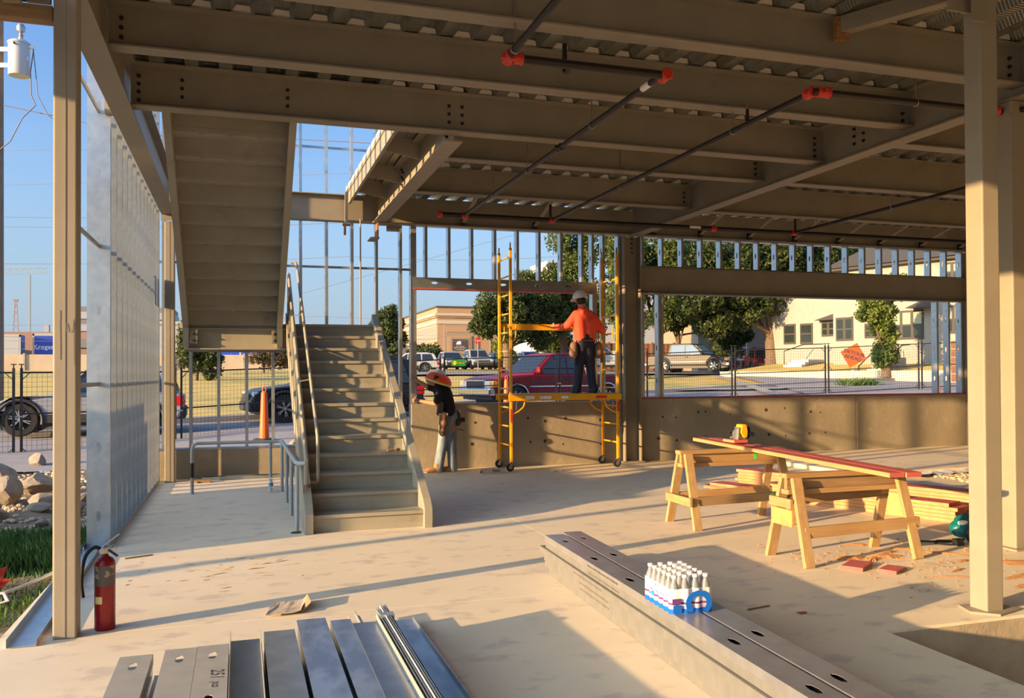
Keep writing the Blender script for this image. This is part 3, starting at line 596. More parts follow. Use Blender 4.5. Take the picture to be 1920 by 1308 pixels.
MB().tube([(4.56, 12.36, ZP), (4.56, 12.36, 4.2)], .02, 8).build('riser_stub', 'pipe_black', o); MB().box(6.95, 12.319, 3.94, 7.15, 12.325, 3.98).build('tape_label', 'white_tape', o); MB().tube([(8.98, 12.36, ZP), (8.98, 12.36, 4.25)], .02, 8).build('riser_stub', 'pipe_black', o)
o = pipe('black sprinkler branch crossing overhead left of the middle, with white tape', [(3.19, 12.36, ZP), (3.19, 6.12, ZP)])
coupling(o, (3.19, 8.35, ZP), (0, 1, 0), 'pipe_black', .034, .09); hangx(o, 3.19, 9.4, ZP); hangx(o, 3.19, 7.5, ZP); hangx(o, 3.19, 10.8, ZP)
MB().tube([(3.19, 6.28, ZP), (3.19, 6.42, ZP)], .0275, 12).build('tape_wrap', 'white_tape', o)
o = pipe('black sprinkler cross piece between two red elbows overhead', [(1.93, 6.08, ZP), (3.19, 6.08, ZP)], .034)
coupling(o, (3.22, 6.09, ZP), (0, 1, 0), r=.044, l=.12); coupling(o, (1.92, 6.06, ZP), (0, 1, 0), r=.044, l=.14); coupling(o, (1.99, 6.08, ZP), (1, 0, 0), r=.042, l=.08)
MB().tube([(2.42, 6.1, ZP), (2.42, 6.16, 3.93), (2.42, 6.22, 3.95), (2.42, 6.22, 4.17)], .02, 8).build('drop_nipple', 'pipe_black', o); MB().tube([(2.42, 6.22, 4.17), (2.42, 6.22, 4.23)], .008, 6).build('sprinkler_head', 'rust', o)
o = pipe('black sprinkler feed leaving the top of the photo from the left red elbow', [(1.91, 6.05, ZP), (1.91, 1.0, ZP)]); hangx(o, 1.91, 5.9, ZP)
o = pipe('long black sprinkler branch running to the far wall, second from the left', [(4.59, 12.36, ZP), (4.60, 6.1, ZP)]); hangx(o, 4.6, 7.3, ZP); hangx(o, 4.6, 9.9, ZP); coupling(o, (4.60, 6.12, ZP), (0, 1, 0), r=.042, l=.1)
MB().tube([(4.60, 7.05, ZP), (4.60, 7.05, 4.10)], .016, 8).build('upright_nipple', 'pipe_black', o); MB().tube([(4.60, 7.05, 4.10), (4.60, 7.05, 4.17)], .009, 6).build('sprinkler_head', 'rust', o)
o = pipe('black sprinkler cross piece ending in red couplings at the right column', [(4.60, 6.07, ZP), (6.6, 6.05, ZP)], .03); coupling(o, (4.70, 6.07, ZP), (1, 0, 0), r=.042, l=.13); coupling(o, (6.5, 6.05, ZP), (1, 0, 0), r=.045, l=.14); hanger(o, 5.66, 6.065, ZP)
o = pipe('black sprinkler stub beyond the right column', [(6.62, 6.05, ZP), (6.70, 6.03, ZP), (6.75, 5.9, ZP), (6.75, 2.0, ZP)])
o = pipe('black sprinkler branch of the right bay', [(8.95, 12.36, ZP), (8.87, 5.0, ZP)]); hangx(o, 8.9, 10.0, ZP)

# ================================================================ SCAFFOLD
sc = thing('rolling_scaffold', 'yellow rolling scaffold with ladder ends and a work platform', 'scaffold', (5.17, 13.7, 0))
FX = (4.23, 6.14); FY = (13.38, 14.02)
for x in FX:
    for y in FY:
        MB().cbox((x, y, 1.90), (.042, .042, 3.52)).build('post', 'scaffold', sc, bevel=.004); MB().tube([(x, y, 3.66), (x, y, 3.75)], .011, 8).build('coupling_pin', 'rust', sc)
        cs = MB().lathe([(.03, -.022), (.062, -.02), (.066, -.01), (.066, .01), (.062, .02), (.03, .022)], 20, (x-.02, y, .066), 'y').build('caster_wheel', 'rubber', sc, smooth=40)
        MB().lathe([(.03, -.024), (.03, .024)], 14, (x-.02, y, .066), 'y').build('hub', 'grey_metal', cs)
        MB().box(x-.03, y-.03, .06, x+.015, y-.026, .145).box(x-.03, y+.026, .06, x+.015, y+.03, .145).box(x-.03, y-.03, .135, x+.02, y+.03, .15).build('caster_fork', 'grey_metal', sc)
    for k in range(11):
        z = .42+.31*k
        MB().tube([(x, FY[0], z), (x, FY[1], z)], .014, 8).build('rung', 'scaffold', sc, smooth=40)
for y in (FY[0]-.035, FY[1]+.035):
    MB().box(FX[0]-.05, y-.012, 1.15, FX[1]+.05, y+.012, 1.255).build('side_rail', 'scaffold', sc, bevel=.003)
MB().box(FX[0]-.02, FY[0]-.02, 1.235, FX[1]+.02, FY[1]+.02, 1.262).build('platform_board', 'wood', sc)
MB().box(FX[0], FY[1]+.02, 2.35, FX[1], FY[1]+.045, 2.455).build('upper_side_rail', 'scaffold', sc, bevel=.003)
for x, s in ((FX[0], 1), (FX[1], -1)):
    for y in FY:
        MB().tube([(x+s*.02, y, .93), (x+s*.12, y, .97), (x+s*.21, y, 1.04), (x+s*.235, y, 1.10), (x+s*.235, y, 1.17)], .014, 8).build('corner_brace', 'scaffold', sc, smooth=40)
        MB().tube([(x+s*.02, y, 2.12), (x+s*.07, y, 2.16), (x+s*.09, y, 2.24), (x+s*.09, y, 2.40)], .012, 8).build('corner_brace', 'scaffold', sc, smooth=40)
        MB().bar((x+s*.09, y, 1.0), (x+s*.09, y, 1.13), .006, .03).build('latch', 'grey_metal', sc)
yf = FY[0]-.0485
for (x0, x1, mt) in ((4.47, 4.62, 'white'), (4.72, 4.92, 'white'), (5.1, 5.22, 'white'), (5.72, 5.92, 'label_red')): MB().box(x0, yf-.001, 1.18, x1, yf, 1.225).build('label', mt, sc)
MB().box(FX[0]-.02, FY[0]-.0225, .80, FX[0]+.02, FY[0]-.021, 1.02).build('warning_label', 'label_red', sc); MB().box(FX[1]-.02, FY[0]-.0225, .95, FX[1]+.02, FY[0]-.021, 1.12).build('warning_label', 'label_red', sc)
MB().bar((4.76, yf, 1.10), (4.76, yf, 1.27), .005, .01).build('latch_pin', 'grey_metal', sc)

# ================================================================ PEOPLE
def hand(parent, wrist, dirv, side, sz=1.0, curl=.5, mt='skin'):
    # palm + four fingers + thumb as one skin, dirv = pointing direction, side = thumb side
    d = Vector(dirv).normalized(); t = Vector(side).normalized(); n = d.cross(t).normalized(); w_ = Vector(wrist)
    segs = [(w_, .026*sz, w_+d*.075*sz, .034*sz)]
    base = w_+d*.08*sz
    for k, (off, ln) in enumerate(((.030, .07), (.011, .08), (-.009, .075), (-.028, .058))):
        p = base+t*off*sz; q = p+(d*(1-curl*.5)+n*curl*.6).normalized()*ln*.5*sz; r_ = q+(d*(1-curl)+n*curl*1.3).normalized()*ln*.5*sz
        segs += [(p, .0105*sz, q, .0095*sz), (q, .0095*sz, r_, .008*sz)]
    p = w_+d*.035*sz+t*.03*sz; q = p+(d+t*.9).normalized()*.04*sz; segs += [(p, .013*sz, q, .011*sz), (q, .011*sz, q+(d+n*.6).normalized()*.03*sz, .009*sz)]
    return blob('hand', segs, mt, parent, .006, (), 3)

# --- worker on the scaffold, back to the viewer, turned slightly left
P2 = thing('person', 'person in an orange-red hooded shirt and white hard hat standing on the scaffold', 'person', (5.62, 13.62, 1.262))
F = 1.262; X = 5.64; Yp = 13.62
blob('body', [((X-.03, Yp+.03, F+1.44), .065, (X-.04, Yp+.045, F+1.56), .062), ((5.50, Yp, F+.12), .05, (5.55, Yp, F+.5), .06), ((5.78, Yp, F+.12), .05, (5.74, Yp, F+.5), .06), ((5.55, Yp, F+.5), .06, (5.6, Yp, F+.95), .1), ((5.74, Yp, F+.5), .06, (5.7, Yp, F+.95), .1), ((X, Yp, F+.95), .09, (X, Yp, F+1.3), .09)], 'skin', P2, .02,
     [((X-.055, Yp+.06, F+1.60), (.075, .095, .115), 14, 10), ((X-.075, Yp+.14, F+1.565), (.045, .045, .05), 10, 8), ((X-.10, Yp+.155, F+1.59), (.014, .022, .022), 8, 6), ((X-.128, Yp+.07, F+1.595), (.012, .025, .035), 8, 6), ((X+.02, Yp+.05, F+1.595), (.012, .025, .035), 8, 6)], 4)
blob('trousers', [((5.475, Yp-.01, F+.06), .085, (5.50, Yp, F+.14), .075), ((5.50, Yp, F+.12), .072, (5.535, Yp+.015, F+.48), .085), ((5.535, Yp+.015, F+.48), .09, (5.575, Yp, F+.86), .115), ((5.80, Yp-.01, F+.06), .085, (5.775, Yp, F+.14), .075), ((5.775, Yp, F+.12), .072, (5.745, Yp+.015, F+.48), .085), ((5.745, Yp+.015, F+.48), .09, (5.705, Yp, F+.86), .115), ((5.59, Yp-.02, F+.87), .125, (5.69, Yp-.02, F+.87), .125), ((5.58, Yp, F+.98), .115, (5.70, Yp, F+.98), .115)], 'navy', P2, .014)
sh = blob('hooded_shirt', [((5.575, Yp, F+.90), .125, (5.705, Yp, F+.90), .125), ((5.575, Yp, F+.90), .12, (5.55, Yp+.0, F+1.25), .135), ((5.705, Yp, F+.90), .12, (5.73, Yp, F+1.25), .135), ((5.53, Yp+.01, F+1.30), .12, (5.75, Yp+.01, F+1.28), .12), ((5.60, Yp+.02, F+1.38), .085, (5.66, Yp+.02, F+1.38), .085), ((X-.02, Yp+.03, F+1.40), .085, (X-.03, Yp+.05, F+1.47), .075),
     ((5.50, Yp+.02, F+1.33), .095, (5.36, Yp+.02, F+1.18), .075), ((5.36, Yp+.02, F+1.18), .075, (5.315, Yp+.12, F+1.14), .06), ((5.315, Yp+.12, F+1.14), .06, (5.24, Yp+.33, F+1.15), .046),
     ((5.79, Yp+.02, F+1.31), .09, (5.94, Yp+.0, F+1.10), .075), ((5.94, Yp+.0, F+1.10), .075, (5.985, Yp+.03, F+1.07), .062), ((5.985, Yp+.03, F+1.07), .06, (5.86, Yp+.27, F+1.13), .045),
     ((X-.06, Yp-.085, F+1.37), .055, (X+.06, Yp-.085, F+1.37), .055), ((X, Yp-.10, F+1.32), .05, (X+.01, Yp-.115, F+1.25), .035)], 'hoodie', P2, .013)
for dx in (-.035, .04): MB().tube([(X+dx, Yp-.13, F+1.32), (X+dx*1.1, Yp-.146, F+1.28), (X+dx*.6, Yp-.148, F+1.23)], .004, 6).build('hood_cord', 'hoodie', sh)
hand(P2, (5.235, Yp+.34, F+1.15), (-.3, 1, .1), (0, 0, 1)); hand(P2, (5.855, Yp+.28, F+1.13), (-.4, 1, .2), (0, 0, 1))
MB().ell((X-.05, Yp+.035, F+1.585), (.083, .085, .085), 14, 10).build('hair', 'hair', P2, smooth=60); MB().ell((X-.085, Yp+.12, F+1.525), (.05, .05, .035), 10, 8).build('beard', 'hair', P2, smooth=60)
MB().tube([(X-.14, Yp+.06, F+1.615), (X-.142, Yp+.12, F+1.605), (X-.12, Yp+.165, F+1.60)], [.008, .018, .016], 8).build('sunglasses', 'black', P2, smooth=50)
hh = MB(); mrot = Matrix.Translation((X-.06, Yp+.06, F+1.635)) @ Euler((R(-8), R(-6), R(25))).to_matrix().to_4x4()
hh.lathe([(.124, -.01), (.128, .0), (.125, .03), (.112, .07), (.085, .105), (.045, .125), (.001, .13)], 24); hh.xform(mrot)
hto = hh.build('hard_hat', 'hat_white', P2, smooth=50)
hb = MB().lathe([(.10, -.012), (.150, -.014), (.152, -.008), (.12, .004)], 24); hb.v = [(p[0]*1.0, p[1]*(1.25 if p[1] > 0 else .96), p[2]-(.02 if p[1] > .08 else 0)) for p in hb.v]; hb.xform(mrot); hb.build('brim', 'hat_white', hto, smooth=40)
hr = MB(); hr.bar((0, -.11, .06), (0, .11, .06), .02, .14); 
for x in (5.49, 5.80):
    bo = MB(); bo.ell((x-.03, Yp+.02, F+.045), (.055, .13, .045), 14, 8); bo.tube([(x, Yp-.02, F+.04), (x, Yp-.01, F+.14)], [.055, .062], 12); bs = bo.build('boot', 'boot', P2, smooth=60)
    MB().cbox((x-.02, Yp+.01, F+.010), (.10, .27, .018)).build('sole', 'rubber', bs, bevel=.01)
bl = MB().tube([(5.47, Yp, F+.89), (5.53, Yp-.14, F+.89), (5.64, Yp-.165, F+.89), (5.75, Yp-.14, F+.89), (5.82, Yp, F+.89)], .022, 8, flat=.5).build('tool_belt', 'leather', P2, smooth=50)
def pouch(par, c, r, mt='leather', tools=True):
    o = blob('tool_pouch', [((c[0], c[1], c[2]+.07), r*.9, (c[0], c[1]+.01, c[2]-.07), r*1.05)], mt, par, .012, (), 3)
    MB().ell((c[0]-.01, c[1]-r*.8, c[2]-.05), (r*.75, r*.5, .06), 10, 8).build('pocket', mt, o, smooth=60)
    if tools:
        for k in range(3): MB().tube([(c[0]-.03+.03*k, c[1], c[2]+.05), (c[0]-.035+.035*k, c[1], c[2]+.17)], .008, 6).build('tool_handle', ('black', 'wood_z', 'grey_metal')[k], o)
pouch(P2, (5.41, Yp-.06, F+.74), .075); pouch(P2, (5.88, Yp-.03, F+.74), .08); MB().bar((5.43, Yp-.08, F+.62), (5.36, Yp-.06, F+.50), .05, .03).build('nail_bag', 'leather', P2); MB().bar((5.93, Yp-.04, F+.74), (5.95, Yp-.03, F+.52), .06, .02).build('hammer_loop', 'leather', P2)

# --- worker at the wall, bending forward to the left
P1 = thing('person', 'person in a black shirt, jeans and orange neck-shade hat bending at the curb wall', 'person', (3.2, 13.72, 0))
Yq = 13.70
blob('body', [((3.10, Yq, .1), .05, (3.18, Yq, .5), .06), ((3.32, Yq, .1), .05, (3.31, Yq, .5), .06), ((3.18, Yq, .5), .06, (3.23, Yq, .92), .09), ((3.31, Yq, .5), .06, (3.3, Yq, .92), .09), ((3.27, Yq, .95), .09, (3.18, Yq+.02, 1.28), .09), ((3.12, Yq+.02, 1.36), .06, (3.03, Yq+.03, 1.47), .06),
     ((3.06, Yq+.16, 1.36), .05, (2.93, Yq+.18, 1.40), .045), ((2.93, Yq+.18, 1.40), .045, (2.78, Yq+.30, 1.50), .034), ((3.06, Yq-.12, 1.28), .05, (3.02, Yq-.1, 1.12), .045), ((3.02, Yq-.1, 1.12), .046, (2.80, Yq+.15, 1.16), .033)], 'skin', P1, .018, [((2.98, Yq+.03, 1.52), (.095, .075, .11), 14, 10), ((2.90, Yq+.03, 1.49), (.025, .02, .03), 8, 6)], 4)
blob('jeans', [((3.08, Yq-.03, .05), .085, (3.10, Yq-.02, .2), .08), ((3.10, Yq-.02, .18), .08, (3.16, Yq-.01, .5), .085), ((3.16, Yq-.01, .5), .09, (3.21, Yq-.03, .86), .115), ((3.33, Yq+.02, .05), .085, (3.32, Yq+.02, .2), .08), ((3.32, Yq+.02, .18), .08, (3.31, Yq+.02, .5), .085), ((3.31, Yq+.02, .5), .09, (3.29, Yq+.04, .86), .115), ((3.22, Yq, .90), .12, (3.30, Yq, .90), .12), ((3.25, Yq, .98), .115, (3.29, Yq, .98), .115)], 'denim', P1, .013)
ts = blob('t_shirt', [((3.24, Yq-.03, .98), .12, (3.29, Yq+.03, .98), .12), ((3.25, Yq, 1.0), .135, (3.17, Yq, 1.28), .15), ((3.17, Yq-.04, 1.28), .13, (3.14, Yq+.07, 1.32), .13), ((3.14, Yq, 1.36), .095, (3.08, Yq+.02, 1.42), .075), ((3.12, Yq+.12, 1.36), .085, (2.99, Yq+.18, 1.385), .07), ((3.12, Yq-.10, 1.30), .09, (3.04, Yq-.12, 1.17), .07)], 'tee_black', P1, .013)
MB().prism([(3.02, .94), (3.13, .90), (3.15, 1.14), (3.05, 1.18)], Yq-.16, Yq-.10, 'y').build('shirt_fold', 'tee_brown', ts, bevel=.02)
hand(P1, (2.79, Yq+.30, 1.50), (-.7, .7, .25), (0, 0, 1)); hand(P1, (2.80, Yq+.16, 1.16), (-.8, .6, 0), (0, 0, 1))
nb = MB(); mr = Matrix.Translation((3.10, Yq+.02, 1.50)) @ Euler((R(8), R(17), 0)).to_matrix().to_4x4()
nb.lathe([(.05, .115), (.11, .105), (.16, .08), (.205, .035), (.225, -.01), (.22, -.03), (.20, .02), (.14, .06)], 24); nb.xform(mr)
no = nb.build('neck_shade_hat', 'hat_orange', P1, smooth=50)
nb = MB(); nb.lathe([(.221, -.012), (.230, -.022), (.226, -.045), (.217, -.035)], 24, caps=False); nb.xform(mr); nb.build('reflective_trim', 'reflective', no, smooth=50)
nb = MB(); nb.lathe([(.085, .09), (.08, .135), (.05, .16), (.001, .168)], 18); nb.xform(mr); nb.build('hat_crown', 'hat_white', no, smooth=50)
nb = MB().cbox((-.09, -.185, .035), (.07, .012, .08)); nb.xform(mr); nb.build('side_window', 'black', no)
for (x, y) in ((3.05, Yq-.05), (3.31, Yq+.0)):
    bo = MB(); bo.ell((x-.06, y, .045), (.13, .05, .045), 14, 8); bo.tube([(x, y, .04), (x, y, .14)], [.05, .055], 12); bs = bo.build('boot', 'boot_tan', P1, smooth=60); MB().cbox((x-.045, y, .010), (.27, .095, .018)).build('sole', 'cardboard_brown', bs, bevel=.01)
MB().tube([(3.12, Yq-.10, .96), (3.2, Yq-.135, .97), (3.3, Yq-.13, .98), (3.4, Yq-.05, .99)], .022, 8, flat=.5).build('tool_belt', 'black', P1, smooth=50)
pouch(P1, (3.14, Yq-.15, .86), .075, tools=False); pouch(P1, (3.12, Yq-.17, .72), .06, tools=False); pouch(P1, (3.41, Yq-.02, .86), .05, 'boot')
MB().box(3.06, Yq-.2, .93, 3.20, Yq-.12, .965).build('paper_pad', 'cardboard', P1); MB().bar((3.42, Yq-.03, .84), (3.52, Yq-.03, .85), .05, .07).build('drill_holster', 'black', P1); MB().tube([(3.38, Yq-.08, .70), (3.50, Yq-.1, .67)], .006, 6).build('pry_bar', 'navy', P1)
# ================================================================ SAWHORSES AND TIMBER
def sawhorse(label, x0, x1, yc, zt, spread, near):
    o = thing('sawhorse', label, 'sawhorse', ((x0+x1)/2, yc, 0), 0, 'timber sawhorses')
    MB().box(x0-.05, yc-.055, zt-.04, x1+.05, yc+.055, zt).build('top_board', 'wood', o, bevel=.004)
    MB().box(x0-.02, yc-.02, zt-.135, x1+.02, yc+.02, zt-.04).build('web_board', 'wood_old' if near else 'wood', o, bevel=.003)
    MB().box(x0-.03, yc-.05, zt-.175, x1+.03, yc+.05, zt-.135).build('lower_board', 'wood', o, bevel=.004)
    for x in (x0+.03, x1-.05):
        for s in (-1, 1):
            lean = -.02 if x < (x0+x1)/2 else .02
            MB().bar((x+lean, yc+s*spread, 0), (x, yc+s*.075, zt-.035), .04, .09, (1, 0, 0)).build('leg', 'wood_z', o, bevel=.003)
    if near:
        MB().bar((x0+.02, yc-spread*.72, .27), (x1+.05, yc-spread*.70, .30), .04, .09).build('side_brace', 'wood', o, bevel=.003)
        MB().bar((x0, yc+.14, .50), (x1, yc+.13, .53), .04, .09).build('side_brace', 'wood_old', o, bevel=.003)
        MB().box(x0-.06, yc-.12, .46, x0-.03, yc+.18, .54).build('end_board', 'wood_y', o, bevel=.003); MB().box(x0-.055, yc-.13, .31, x0-.035, yc+.16, .45).build('gusset', 'ply_orange', o, bevel=.002)
    else:
        MB().bar((x0-.02, yc-spread*.70, .28), (x1+.04, yc-spread*.68, .30), .04, .09).build('side_brace', 'wood_old', o, bevel=.003)
        MB().bar((x0, yc+spread*.70, .28), (x1+.04, yc+spread*.68, .30), .04, .09).build('side_brace', 'wood', o, bevel=.003)
        MB().box(x0-.06, yc-spread*.9, .24, x0-.03, yc+spread*.85, .325).build('end_board', 'wood_y', o, bevel=.003)
        for p in ((x0-.061, yc+.03, .305, x0-.061, yc, .28), (x0-.061, yc-.03, .305, x0-.061, yc, .28), (x0-.061, yc, .28, x0-.061, yc+.005, .25)): MB().bar(p[:3], p[3:], .003, .012).build('green_mark', 'green_paint', o)
        for x in (x0+.93, x0+1.08): MB().bar((x, yc-spread*.69-.021, .33), (x+.02, yc-spread*.69-.021, .25), .003, .035).build('green_mark', 'green_paint', o)
        MB().bar((x0+.86, yc-.0205, zt-.06), (x0+.88, yc-.0205, zt-.12), .003, .04).build('green_mark', 'green_paint', o)
    return o
sawhorse('timber sawhorse nearest the viewer with an orange plywood gusset', 4.42, 5.56, 6.22, .745, .27, True)
sawhorse('timber sawhorse farther back with green paint marks', 4.40, 5.58, 8.0, .79, .30, False)
def board(label, p, q, w, t, mtop='red_stain', name='timber_board', group='red-faced boards'):
    # p,q ends of centreline of the underside
    o = thing(name, label, 'board', p, 0, group); p = Vector(p); q = Vector(q); up_ = Vector((0, 0, 1))
    MB().bar(p+up_*t/2, q+up_*t/2, w, t-.002).build('core', 'wood_fir', o)
    MB().bar(p+up_*(t-.001), q+up_*(t-.001), w, .003).build('red_face', 'red_stain', o)
    d = (p-q).normalized(); MB().bar(p+up_*t/2+d*.001, p+up_*t/2+d*.003, w, t-.001).build('red_end', 'red_stain', o); return o
board('long red-faced plank lying across both sawhorses, left one', (5.02, 5.62, .752), (5.14, 8.95, .80), .14, .038)
board('long red-faced plank lying across both sawhorses, right one', (5.17, 5.60, .752), (5.29, 8.85, .80), .14, .038)
board('short red board resting on the plank beside the yellow saw', (5.12, 8.02, .845), (5.13, 8.26, .845), .16, .03)
def row(prefix, c, n, w, L, off, z0=0):
    d = Vector((-.36, .93, 0)); words = ('bottom', 'second', 'third', 'fourth', 'fifth', 'sixth', 'seventh', 'eighth')
    for k in range(n):
        j = random.uniform(-.05, .05); p = Vector(c)+d*(j+off[k % len(off)]); q = p+d*L; z = z0+.04*k
        board('%s, %s board from the floor' % (prefix, words[k] if k < n-1 else 'topmost'), (p.x, p.y, z), (q.x, q.y, z), w, .039, group='stacked red-faced boards')
row('red-faced lumber in the lower near stack', (7.31, 7.27, 0), 5, .27, 2.3, (0, .03, .0, -.02, .05))
row('red-faced lumber in the taller stack behind', (7.93, 6.95, 0), 7, .28, 3.6, (0, .05))
row('red-faced lumber in the low stack under the far sawhorse', (6.75, 8.75, 0), 3, .27, 1.6, (0, .1))
o = thing('plywood_sheet', 'orange plywood offcut leaning against the near lumber stack', 'plywood', (6.85, 7.6, 0)); MB().bar((6.89, 7.86, .13), (6.96, 7.69, .13), .018, .25).build('sheet', 'ply_orange', o)
o = board('larger red-faced offcut on the floor before the near sawhorse', (4.70, 5.77, .0), (4.93, 5.93, 0), .17, .03, group='red offcuts'); o = board('smaller red-faced offcut on the floor, overlapping the larger one', (4.90, 5.60, .0), (5.08, 5.70, 0), .14, .026, group='red offcuts')
# yellow circular saw
o = thing('circular_saw', 'yellow and black circular saw standing on the red planks', 'power saw', (5.16, 8.12, .838)); sx, sy, sz = 5.17, 8.12, .838
MB().bar((sx-.05, sy, sz+.0), (sx-.03, sy, sz+.17), .006, .09, (0, 1, 0)).build('base_shoe', 'grey_metal', o)
MB().lathe([(.01, -.012), (.085, -.012), (.088, 0), (.085, .014), (.02, .016)], 20, (sx+.0, sy, sz+.085), 'y').build('blade_guard', 'grey_metal', o, smooth=40)
MB().prism([(sx-.02, sz+.11), (sx+.0, sz+.20), (sx+.06, sz+.20), (sx+.075, sz+.13), (sx+.07, sz+.06), (sx+.03, sz+.05)], sy-.05, sy+.07, 'y').build('motor_housing', 'saw_yellow', o, bevel=.012)
MB().tube([(sx+.05, sy, sz+.16), (sx+.11, sy, sz+.16), (sx+.12, sy, sz+.09), (sx+.10, sy, sz+.05)], .018, 8).build('handle', 'black', o, smooth=50); MB().tube([(sx+.10, sy-.03, sz+.10), (sx+.15, sy-.03, sz+.085)], .022, 10).build('motor_cap', 'black', o, smooth=50); MB().bar((sx-.10, sy+.02, sz+.06), (sx-.03, sy+.02, sz+.06), .03, .02).build('front_handle', 'grey_metal', o)
# teal saw on the floor
o = thing('worm_drive_saw', 'teal and black power saw with coiled cord on the floor behind the pit column', 'power saw', (6.45, 6.4, 0)); sx, sy = 6.42, 6.4
MB().ell((sx+.05, sy, .13), (.14, .10, .09), 16, 10).build('housing', 'teal', o, smooth=60); MB().lathe([(.03, -.02), (.10, -.018), (.105, 0), (.10, .018), (.03, .02)], 20, (sx+.07, sy-.12, .10), 'y').build('blade_guard', 'black', o, smooth=40)
MB().tube([(sx-.06, sy, .14), (sx-.02, sy, .22), (sx+.08, sy, .25), (sx+.18, sy, .22), (sx+.24, sy, .12)], .024, 8).build('handle', 'teal', o, smooth=50); MB().ell((sx+.0, sy-.05, .19), (.06, .03, .025), 10, 8).build('grip', 'white', o, smooth=60)
MB().tube(curve([(sx-.02, sy-.08, .05), (sx-.15, sy-.12, .012), (sx-.28, sy-.02, .012), (sx-.18, sy+.08, .012), (sx-.08, sy+.02, .012), (sx-.16, sy-.02, .02), (sx-.36, sy+.12, .012)]), .009, 7).build('cord', 'black', o, smooth=50); MB().bar((sx-.36, sy+.12, .018), (sx-.43, sy+.17, .02), .04, .03).build('plug', 'black', o); MB().box(sx-.16, sy-.14, .0, sx-.08, sy-.08, .06).build('switch_box', 'black', o)

# ================================================================ STEEL STUD PILES
def lying(src, name, label, x, ynear, ztop, group, rz=0, parent=None):
    o = bpy.data.objects.new(name, src.data); C.objects.link(o)
    sd = o.modifiers.new('gauge', 'SOLIDIFY'); sd.thickness = .002; sd.offset = 0
    o.location = (x, ynear, ztop); o.rotation_euler = (R(-90), 0, rz); return tag(o, label, 'steel stud', group)
def src_stud(nm, L, web, hl, holes, mt, lip=.012):
    o = stud_mesh(nm, L, web, hl, lip, holes, mt); C.objects.unlink(o); return o
LS = 5.6; hs = [LS-.28-.645*k for k in range(8)]
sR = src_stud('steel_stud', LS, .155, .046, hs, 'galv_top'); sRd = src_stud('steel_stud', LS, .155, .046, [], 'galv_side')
rz = R(-2.8); d = Vector((math.sin(R(2.8)), math.cos(R(2.8)), 0)); far = Vector((2.335, 6.50, 0)); side = Vector((d.y, -d.x, 0))
words = ('bottom', 'second', 'third', 'fourth', 'fifth', 'top')
for colm in range(2):
    for k in range(6):
        e = far+side*(.172*colm+(-.012, .006, -.008, -.016, .004, 0)[k]+.03*(k == 0)+random.uniform(-.003, .003))+d*((.05 if colm else 0)+(.10 if k == 3 and colm == 0 else 0)+random.uniform(-.02, .02)-(.06 if k == 0 else 0)); p = e-d*LS
        lb = 'galvanised steel stud under the water bottles, %s layer of the %s column' % (words[k], ('left', 'right')[colm])
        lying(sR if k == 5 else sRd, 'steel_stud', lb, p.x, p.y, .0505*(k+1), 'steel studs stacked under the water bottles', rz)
        if colm == 0 and k in (1, 2, 3, 4, 5):
            o = bpy.data.objects[-1] if False else None
            q = e-d*(1.0 if k > 3 else .85)-side*.0025
            for s in range(2 if k == 5 else 1):
                tm = text_mesh('SPINE 50-16-43 MAX YT TRIED 1040 4000 107 GP-TT INTERIOR TIRE', .019, 'print_grey', 'stud_print', None, frame((q.x, q.y, .05*(k+1)-.024), (-d.x, -d.y, 0), (0, 0, 1)), .0003, 'LEFT')
                bs = [ob for ob in C.objects if ob.get('label') == lb][0]; tm.parent = bs; tm.matrix_parent_inverse = (Matrix.Translation(bs.location) @ Euler(bs.rotation_euler).to_matrix().to_4x4()).inverted()
# ---- left foreground pile
LL = 3.2
sA = src_stud('steel_stud', LL, .15, .05, [LL-.17-.60*k for k in range(5)], 'galv_dirty'); sAp = src_stud('steel_stud', LL, .15, .05, [], 'galv')
sC = src_stud('steel_track', LL, .158, .05, [], 'galv_dull', .001); sD = src_stud('steel_track', LL, .157, .05, [], 'galv_stain', .001); sE = src_stud('steel_track', LL, .11, .05, [], 'galv_stain', .001)
cols = [('A', -.561, 4.595, sA, 'dirty punched steel stud at the left end of the foreground pile'), ('A', -.357, 4.64, sA, 'dirty punched steel stud second from the left end of the foreground pile'), ('A', -.205, 4.65, sA, 'dirty punched steel stud with handwriting in the foreground pile'),
        ('C', .122, 4.80, sC, 'smooth dark steel track in the middle of the foreground pile'), ('D', .302, 4.97, sD, 'steel track with tan water stains in the foreground pile'), ('E', .482, 4.90, sE, 'narrow stained steel track in the foreground pile')]
for (kd, x, ye, src, lb) in cols:
    for k in range(4):
        o = lying(src if k == 3 else sAp, 'steel_stud' if kd == 'A' else 'steel_track', lb+(', on top' if k == 3 else ', %s layer' % ('bottom', 'second', 'third')[k]), x+(0 if k == 3 else random.uniform(-.004, .004)), ye-LL-(0 if k == 3 else random.uniform(0, .03)), .068+.051*k, 'steel members in the left foreground pile')
        if kd == 'A' and x == -.205 and k == 3:
            for tx, sz_, yy in (('251', .085, 4.20), ('pcs', .055, 4.06)):
                tm = text_mesh(tx, sz_, 'ink', 'handwriting', o, frame((.10, -.0016, yy-(ye-LL)), (0, 0, -1), (1, 0, 0)), .0004, shear=.2)
def trough(name, label, x0, x1, ye, zb, h, mt):
    o = thing(name, label, 'steel track', ((x0+x1)/2, ye-LL, zb), 0, 'steel members in the left foreground pile')
    MB().box(x0, ye-LL, zb, x1, ye, zb+.003).build('web', mt, o); MB().box(x0, ye-LL, zb, x0+.003, ye, zb+h).build('leg', 'galv_dirty', o); MB().box(x1-.003, ye-LL, zb, x1, ye, zb+h).build('leg', 'galv_dirty', o); return o
